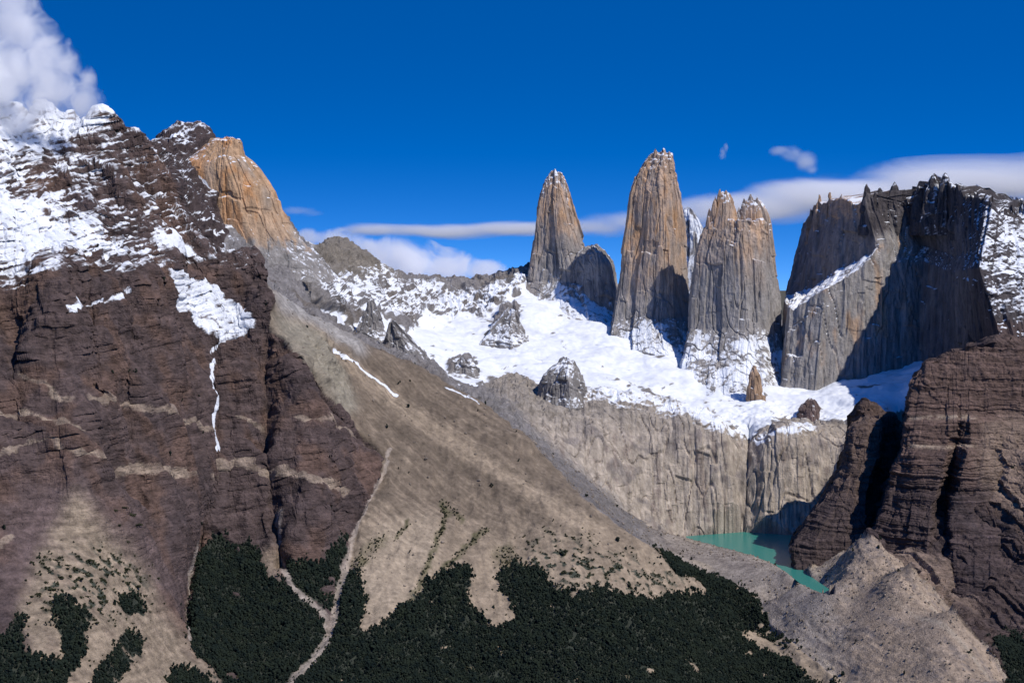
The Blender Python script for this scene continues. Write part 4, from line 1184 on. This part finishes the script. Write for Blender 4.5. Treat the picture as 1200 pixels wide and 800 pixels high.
crag([(484, 622, 700), (466, 629, 689), (450, 632, 685), (440, 637, 682), (432, 645, 679), (425, 656, 674)], hitD(658, 470) + 40, 'dark crag dusted with snow in the middle of the glacier edge', 51., .25, depth=1.3)
crag([(478, 874, 896), (460, 876, 893), (447, 878, 891), (437, 880, 889), (431, 882, 886)], hitD(885, 470), 'small pointed rock needle standing on the ice below the dark massif', 55., .1, GR_TAN * .7)
crag([(430, 442, 512), (414, 448, 498), (400, 452, 484), (389, 455, 472), (379, 457, 463)], 7080, 'jagged grey fin of rock beside the scree ridge', 57., .2)
crag([(406, 404, 464), (386, 418, 452), (366, 427, 444), (354, 431, 438)], 7250, 'pointed grey rock knob at the left end of the glacier', 59., .2)
crag([(404, 556, 628), (391, 570, 615), (377, 583, 608), (366, 592, 605)], hitD(592, 396), 'steep grey rock island in the upper snowfield', 61., .35)
crag([(440, 522, 564), (432, 525, 560), (425, 530, 552)], hitD(543, 436), 'low grey rock hump surfacing in the snow beside the scree ridge', 63., .2)
crag([(484, 936, 966), (477, 940, 963), (471, 946, 958)], hitD(952, 482), 'small brown rock knoll on the ice edge in front of the dark massif', 67., .05, BROWN * 1.6)

# ------------------------------------------------------------------ lake and ground to the horizon
lkc = lk.mean(0)
lv = np.c_[lk, np.full(len(lk), ALT - 938)]
wm = bpy.data.materials.new('turquoise_water'); wm.use_nodes = True
b = wm.node_tree.nodes['Principled BSDF']
b.inputs['Base Color'].default_value = (.038, .215, .175, 1); b.inputs['Specular IOR Level'].default_value = .2; b.inputs['Roughness'].default_value = .25; b.inputs['IOR'].default_value = 1.33
tn = wm.node_tree.nodes.new('ShaderNodeTexNoise'); tn.inputs['Scale'].default_value = .06; tn.inputs['Detail'].default_value = 5
gp = wm.node_tree.nodes.new('ShaderNodeNewGeometry'); wm.node_tree.links.new(gp.outputs['Position'], tn.inputs['Vector'])
bp = wm.node_tree.nodes.new('ShaderNodeBump'); bp.inputs['Distance'].default_value = .5; bp.inputs['Strength'].default_value = .3
wm.node_tree.links.new(tn.outputs['Fac'], bp.inputs['Height']); wm.node_tree.links.new(bp.outputs[0], b.inputs['Normal'])
o = mesh_object('lake', lv, np.array([list(range(len(lk)))]), wm, smooth=False)
tag(o, 'turquoise glacial lake between the pale cliff and the moraine', 'lake', kind='structure')

gv = np.array([(-60000, -20000, ALT - 1500), (60000, -20000, ALT - 1500), (60000, 90000, ALT - 1500), (-60000, 90000, ALT - 1500)], float)
o = mesh_object('ground', gv, np.array([[0, 1, 2, 3]]), MAT['scree'], {'ground_colour': np.tile(col3(.10, .09, .06), (4, 1)), 'snow': np.zeros(4)}, smooth=False)
tag(o, 'low plain reaching to the horizon behind the mountains', 'ground', kind='structure')


# ------------------------------------------------------------------ forest, scrub, rubble
def foliage_material(name, dark, lighter):
    mt = bpy.data.materials.new(name); mt.use_nodes = True
    n = mt.node_tree.nodes; l = mt.node_tree.links
    b = n['Principled BSDF']; b.inputs['Roughness'].default_value = .9; b.inputs['Specular IOR Level'].default_value = .1
    g = n.new('ShaderNodeNewGeometry'); t = n.new('ShaderNodeTexNoise'); t.inputs['Scale'].default_value = .035; t.inputs['Detail'].default_value = 8; t.inputs['Roughness'].default_value = .8
    l.new(g.outputs['Position'], t.inputs['Vector'])
    r = n.new('ShaderNodeValToRGB'); r.color_ramp.elements[0].position = .36; r.color_ramp.elements[1].position = .64
    r.color_ramp.elements[0].color = (*dark, 1); r.color_ramp.elements[1].color = (*lighter, 1)  # noise picks between the two leaf tones
    l.new(t.outputs['Fac'], r.inputs['Fac']); l.new(r.outputs['Color'], b.inputs['Base Color'])
    return mt


M_leaf = foliage_material('forest_leaves', (.0045, .010, .010), (.024, .031, .018))
M_shrub = foliage_material('shrub_leaves', (.022, .026, .014), (.045, .045, .022))


def blob(seed, n_lobes=3, squash=1.0):
    """an uneven crown of several leafy lobes, unit height, foot at the origin"""
    r = np.random.default_rng(seed)
    ph = (1 + 5 ** .5) / 2
    iv = np.array([(-1, ph, 0), (1, ph, 0), (-1, -ph, 0), (1, -ph, 0), (0, -1, ph), (0, 1, ph), (0, -1, -ph), (0, 1, -ph), (ph, 0, -1), (ph, 0, 1), (-ph, 0, -1), (-ph, 0, 1)]) / 1.9
    it = np.array([(0, 11, 5), (0, 5, 1), (0, 1, 7), (0, 7, 10), (0, 10, 11), (1, 5, 9), (5, 11, 4), (11, 10, 2), (10, 7, 6), (7, 1, 8), (3, 9, 4), (3, 4, 2), (3, 2, 6), (3, 6, 8), (3, 8, 9), (4, 9, 5), (2, 4, 11), (6, 2, 10), (8, 6, 7), (9, 8, 1)])
    V = []; T = []
    for k in range(n_lobes):
        s = r.uniform(.24, .36) * np.array([1, 1, 1.15 * squash])
        c = np.array([r.uniform(-.2, .2), r.uniform(-.2, .2), (.35 + .42 * k / max(1, n_lobes - 1)) * squash])
        v = iv * s * r.uniform(.7, 1.25, (12, 1)) + c
        T.append(it + len(V) * 12); V.append(v)
    # trunk
    n0 = len(V) * 12
    tv = np.array([(.03, 0, -.15), (-.015, .026, -.15), (-.015, -.026, -.15), (.0, 0, .6)])
    return np.vstack(V + [tv]), np.vstack(T + [np.array([(0, 1, 3), (1, 2, 3), (2, 0, 3)]) + n0])


def scatter(name, pos, heights, temps, mat, width=1.0):
    Vs = []; Ts = []; n0 = 0
    which = rng.integers(0, len(temps), len(pos))
    ang = rng.uniform(0, 6.283, len(pos))
    wid = width * rng.uniform(.8, 1.25, len(pos))
    for k, (tv, ti) in enumerate(temps):
        sel = which == k
        if not sel.any(): continue
        p = pos[sel]; h = heights[sel][:, None]; a = ang[sel][:, None]; w = wid[sel][:, None]
        ca, sa = np.cos(a), np.sin(a)
        X = (tv[:, 0] * ca - tv[:, 1] * sa) * h * w + p[:, :1]
        Y = (tv[:, 0] * sa + tv[:, 1] * ca) * h * w + p[:, 1:2]
        Zz = tv[:, 2] * h + p[:, 2:3]
        V = np.stack([X, Y, Zz], -1).reshape(-1, 3)
        t = (ti[None] + (np.arange(sel.sum()) * len(tv))[:, None, None]).reshape(-1, 3) + n0
        Vs.append(V); Ts.append(t); n0 += len(V)
    return mesh_object(name, np.vstack(Vs), np.vstack(Ts), mat, smooth=False)


# ground cells: centre, area, cover
cen = (P[:-1, :-1] + P[1:, :-1] + P[1:, 1:] + P[:-1, 1:]) / 4
area = np.linalg.norm(np.cross(P[1:, :-1] - P[:-1, :-1], P[:-1, 1:] - P[:-1, :-1])[..., :2] * 0 + np.cross(P[1:, :-1] - P[:-1, :-1], P[:-1, 1:] - P[:-1, :-1])[..., 2:3], axis=-1)
ppx, ppy = proj(cen)


def sample(weight, n):
    w = (weight * area).ravel(); w = w / w.sum()
    k = rng.choice(w.size, n, p=w)
    i, j = np.unravel_index(k, area.shape)
    u = rng.uniform(0, 1, (n, 1)); v = rng.uniform(0, 1, (n, 1))
    return (P[i, j] * (1 - u) + P[i + 1, j] * u) * (1 - v) + (P[i, j + 1] * (1 - u) + P[i + 1, j + 1] * u) * v


strm = look(M_stream, px + .25 * jx, py + .25 * jy)
fw = np.where((forest[:-1, :-1] > .12) & (strm[:-1, :-1] < .35) & (ppy < 850) & (DD[:-1, :-1] > 3700), 1.0, 0.0)
A = (fw * area).sum()
NT = int(min(80000, A / 13))
fsoft = look(soften(M_forest, 8), ppx, ppy)
fw = fw * np.clip(forest[:-1, :-1], 0, 1) ** 1.6
tp = sample(fw, NT)
temps = [blob(k, 2) for k in range(9)]
th = rng.uniform(3.5, 10.5, NT) * (1 + .5 * noise3(tp[:, 0] / 70, tp[:, 1] / 70, 0 * tp[:, 0]))
o = scatter('forest', tp, th, temps, M_leaf, 1.05)
tag(o, 'dense dark green beech forest covering the valley floor and lower slopes', 'forest', kind='stuff')
# thin fringe of low scrub and loose bushes at the tree line
sw = np.clip(look(M_scrub, ppx, ppy) * .6 + spot[:-1, :-1] * 1.2 + .12 * soften(M_forest, 9)[np.clip(ppy - MY0, 0, MH - 1).astype(int), np.clip(ppx - MX0, 0, MW - 1).astype(int)], 0, 1) * near[:-1, :-1] * (fw < .5)
bp_ = sample(sw, 9000)
o = scatter('scrub', bp_, rng.uniform(2.5, 6, 9000), [blob(20 + k, 2, .8) for k in range(4)], M_shrub, 1.5)
tag(o, 'low scrub thinning out on the tan scree above the forest edge', 'scrub', kind='stuff')


def rock_temp(seed):
    r = np.random.default_rng(seed)
    v, t = blob(seed, 1)
    v = v[:12]; v = (v - v.mean(0)); v /= np.abs(v).max()
    return v * r.uniform(.6, 1, (1, 3)) + [0, 0, .3], t[:20]


rub = bpy.data.materials.new('rubble_rock'); rub.use_nodes = True
n = rub.node_tree.nodes; b = n['Principled BSDF']; b.inputs['Roughness'].default_value = .95
g = n.new('ShaderNodeNewGeometry'); t = n.new('ShaderNodeTexNoise'); t.inputs['Scale'].default_value = .03; t.inputs['Detail'].default_value = 4
rub.node_tree.links.new(g.outputs['Position'], t.inputs['Vector'])
r = n.new('ShaderNodeValToRGB'); r.color_ramp.elements[0].position = .3; r.color_ramp.elements[1].position = .7
r.color_ramp.elements[0].color = (.10, .08, .062, 1); r.color_ramp.elements[1].color = (.30, .245, .19, 1)
rub.node_tree.links.new(t.outputs['Fac'], r.inputs['Fac']); rub.node_tree.links.new(r.outputs['Color'], b.inputs['Base Color'])
mw = (mor[:-1, :-1] & (cen[..., 2] > ALT - 1200) & (cen[..., 2] > ALT - 934)) * 1.0 + (mor[:-1, :-1] & (DD[:-1, :-1] < 6100)) * .8
mw = np.maximum(mw, .15 * (spur[:-1, :-1] & (forest[:-1, :-1] < .1) & (ppy < 800)))
mp_ = sample(mw, 22000)
o = scatter('rubble', mp_, np.minimum(.7 + rng.pareto(2.6, 22000) * 1.1, 5.5), [rock_temp(80 + k) for k in range(6)], rub)
tag(o, 'loose boulders and rubble strewn over the moraine and the scree', 'rubble', kind='stuff')

# thickets standing singly on the scree cone at the foot of the brown mountain
SHR = [(52, 655, 5), (65, 658, 5), (69, 662, 4), (104, 659, 8), (116, 650, 7), (126, 657, 4), (137, 658, 4), (80, 665, 5), (88, 668, 6), (78, 670, 5), (72, 679, 8), (92, 681, 9), (53, 685, 5), (63, 693, 8), (87, 691, 7), (37, 700, 5),
       (45, 697, 7), (32, 710, 6), (95, 701, 5), (103, 700, 5), (117, 715, 9), (122, 690, 4), (118, 678, 5), (125, 676, 5), (138, 675, 5), (147, 670, 8), (150, 687, 9), (160, 690, 8), (165, 686, 6), (117, 668, 5), (135, 616, 5), (147, 621, 5),
       (157, 630, 8), (163, 633, 7), (140, 638, 5), (160, 640, 6), (150, 646, 4), (155, 733, 4), (128, 730, 4), (112, 733, 6), (142, 700, 6), (170, 700, 4), (176, 720, 4), (98, 672, 4), (132, 668, 4), (143, 682, 4), (108, 688, 4), (58, 673, 5)]
shr_meshes = []
for k in range(6):
    r = np.random.default_rng(200 + k)
    V = []; T = []; n0 = 0
    for q in range(9):
        tv, ti = blob(300 + 10 * k + q, 2, .8)
        off = np.array([r.normal(0, .28), r.normal(0, .16), 0])
        tv = tv * r.uniform(.35, .6) + off
        V.append(tv); T.append(ti + n0); n0 += len(tv)
    me_o = mesh_object('shrub_thicket', np.vstack(V), np.vstack(T), M_shrub, smooth=False)
    shr_meshes.append(me_o.data)
    bpy.data.objects.remove(me_o)
Pnear = P.reshape(-1, 3)
for k, (a, b_, w) in enumerate(SHR):
    h = hit(a, b_)
    d = (Pnear[:, 0] - h[0]) ** 2 + (Pnear[:, 1] - h[1]) ** 2
    g = Pnear[np.argmin(d)]
    o = bpy.data.objects.new('shrub_thicket', shr_meshes[k % 6]); C.objects.link(o)
    s_ = w * g[1] / F * 1.15
    o.location = (g[0], g[1], g[2] - .3)
    o.scale = (s_, s_, s_ * .8)
    o.rotation_euler = (0, 0, random.uniform(-.4, .4) + (0 if k % 2 else 3.1))
    tag(o, 'small dark shrub thicket scattered on the tan scree cone below the brown mountain', 'shrub', 'shrub thickets on the scree cone')


# ------------------------------------------------------------------ clouds
def cloud(name, lobes, D, depth, density, scale, label, rag=1.0, aniso=.0, soft=.35, stretch=(1, 1, 1), seed=0.0, ico=4):
    """lobes: (px, py, rx, ry) ellipsoids at the distance D; the air inside thins out raggedly at the edge"""
    k = D / F
    E = [(np.array(up(px_, py_, D + dd * k)), np.array([rx * k, max(rx * .35, ry) * k * depth, ry * k])) for px_, py_, rx, ry, dd in [(l + (0,))[:5] for l in lobes]]
    lo = min(e[0][0] - e[1][0] for e in E); hi_ = max(e[0][0] + e[1][0] for e in E)
    c0 = np.mean([e[0] for e in E], axis=0)
    import bmesh
    bm = bmesh.new()
    for c, r in E:
        m0 = bmesh.ops.create_icosphere(bm, subdivisions=3, radius=1.0)
        for v in m0['verts']:
            v.co = Vector((v.co.x * r[0], v.co.y * r[1], v.co.z * r[2])) + Vector(c - c0)
    me = bpy.data.meshes.new(name); bm.to_mesh(me); bm.free()
    o = bpy.data.objects.new(name, me); C.objects.link(o); o.location = c0
    md = o.modifiers.new('skin', 'REMESH'); md.mode = 'VOXEL'; md.voxel_size = max(min(e[1][2] for e in E) * .22, (hi_ - lo) / 160)
    mt = bpy.data.materials.new(name + '_vapour'); mt.use_nodes = True
    n = mt.node_tree.nodes; l = mt.node_tree.links; n.clear()
    out = n.new('ShaderNodeOutputMaterial'); vol = n.new('ShaderNodeVolumePrincipled')
    vol.inputs['Color'].default_value = (.995, .995, 1, 1); vol.inputs['Anisotropy'].default_value = aniso
    geo = n.new('ShaderNodeNewGeometry')
    acc = None
    for c, r in E:
        sub = n.new('ShaderNodeVectorMath'); sub.operation = 'SUBTRACT'; l.new(geo.outputs['Position'], sub.inputs[0]); sub.inputs[1].default_value = tuple(c)
        dv = n.new('ShaderNodeVectorMath'); dv.operation = 'DIVIDE'; l.new(sub.outputs[0], dv.inputs[0]); dv.inputs[1].default_value = tuple(r)
        ln = n.new('ShaderNodeVectorMath'); ln.operation = 'LENGTH'; l.new(dv.outputs[0], ln.inputs[0])
        if acc is None:
            acc = ln.outputs['Value']
        else:
            mn = n.new('ShaderNodeMath'); mn.operation = 'SMOOTH_MIN'; mn.inputs[2].default_value = .25
            l.new(acc, mn.inputs[0]); l.new(ln.outputs['Value'], mn.inputs[1]); acc = mn.outputs[0]
    mp = n.new('ShaderNodeVectorMath'); mp.operation = 'MULTIPLY_ADD'; mp.inputs[1].default_value = tuple(q / scale for q in stretch); mp.inputs[2].default_value = (seed, seed * .7, seed * .3)
    l.new(geo.outputs['Position'], mp.inputs[0])
    t = n.new('ShaderNodeTexNoise'); t.inputs['Scale'].default_value = 1.0; t.inputs['Detail'].default_value = 5; t.inputs['Roughness'].default_value = .6; t.inputs['Distortion'].default_value = .6
    l.new(mp.outputs[0], t.inputs['Vector'])
    # density = smoothstep(1 - r + rag * (noise - 0.62))
    a1 = n.new('ShaderNodeMath'); a1.operation = 'MULTIPLY_ADD'; l.new(t.outputs['Fac'], a1.inputs[0]); a1.inputs[1].default_value = rag * 2.0; a1.inputs[2].default_value = 1.0 - rag * 1.15
    a2 = n.new('ShaderNodeMath'); a2.operation = 'SUBTRACT'; l.new(a1.outputs[0], a2.inputs[0]); l.new(acc, a2.inputs[1])
    mr = n.new('ShaderNodeMapRange'); mr.interpolation_type = 'SMOOTHSTEP'; mr.inputs['From Min'].default_value = 0.0; mr.inputs['From Max'].default_value = soft
    mr.inputs['To Max'].default_value = density
    l.new(a2.outputs[0], mr.inputs['Value']); l.new(mr.outputs[0], vol.inputs['Density'])
    l.new(vol.outputs[0], out.inputs['Volume'])
    me.materials.append(mt)
    return tag(o, label, 'cloud')


cloud('cloud', [(0, 90, 78, 80), (52, 108, 60, 52), (12, 25, 42, 62), (-70, 80, 110, 110), (92, 120, 38, 30), (45, 62, 42, 44), (0, 150, 95, 24), (78, 80, 30, 26), (30, 42, 36, 38), (100, 92, 14, 26)], 5500, .8, .034, 58,
      'big white cloud streaming off the snowy summit of the brown mountain', rag=1.1, soft=.8, seed=3.0)
cloud('cloud', [(1330, 208, 240, 37), (1150, 213, 190, 34), (1000, 227, 170, 31), (870, 243, 140, 27), (760, 260, 100, 20), (690, 267, 80, 15)], 15000, .8, .017, 420,
      'long pale flat cloud band stretching behind the dark massif', rag=.75, soft=.8, stretch=(.35, .5, 1.4), seed=7.0)
cloud('cloud', [(610, 268, 110, 11), (520, 271, 90, 12), (430, 270, 60, 10)], 15500, .8, .018, 260,
      'thin streak of cloud level with the foot of the leftmost tower', rag=.75, soft=.8, stretch=(.35, .5, 1.4), seed=9.0)
cloud('cloud', [(470, 308, 62, 34), (438, 294, 38, 22), (398, 284, 42, 20), (520, 314, 44, 26), (568, 318, 40, 18), (362, 279, 28, 14), (440, 335, 130, 24)], 12500, .8, .022, 200,
      'puffy white cloud bank resting behind the low snow-dusted ridge', rag=.9, soft=.5, seed=12.0)
cloud('cloud', [(914, 177, 20, 8), (932, 181, 24, 12), (946, 190, 17, 14), (952, 199, 12, 9)], 14500, .8, .014, 130, 'small white cloud puff floating above the long cloud band', rag=.7, soft=.9, seed=15.0)
cloud('cloud', [(847, 180, 6, 10), (851, 172, 4, 8)], 14500, .8, .010, 70, 'tiny wisp of cloud to the left of the small white puff', rag=.9, soft=.8, seed=18.0)
cloud('cloud', [(345, 247, 30, 7), (365, 250, 20, 5)], 14500, .8, .006, 120, 'faint grey wisp of cloud beside the orange peak', rag=.7, soft=.8, stretch=(.5, .5, 1.5), seed=21.0)
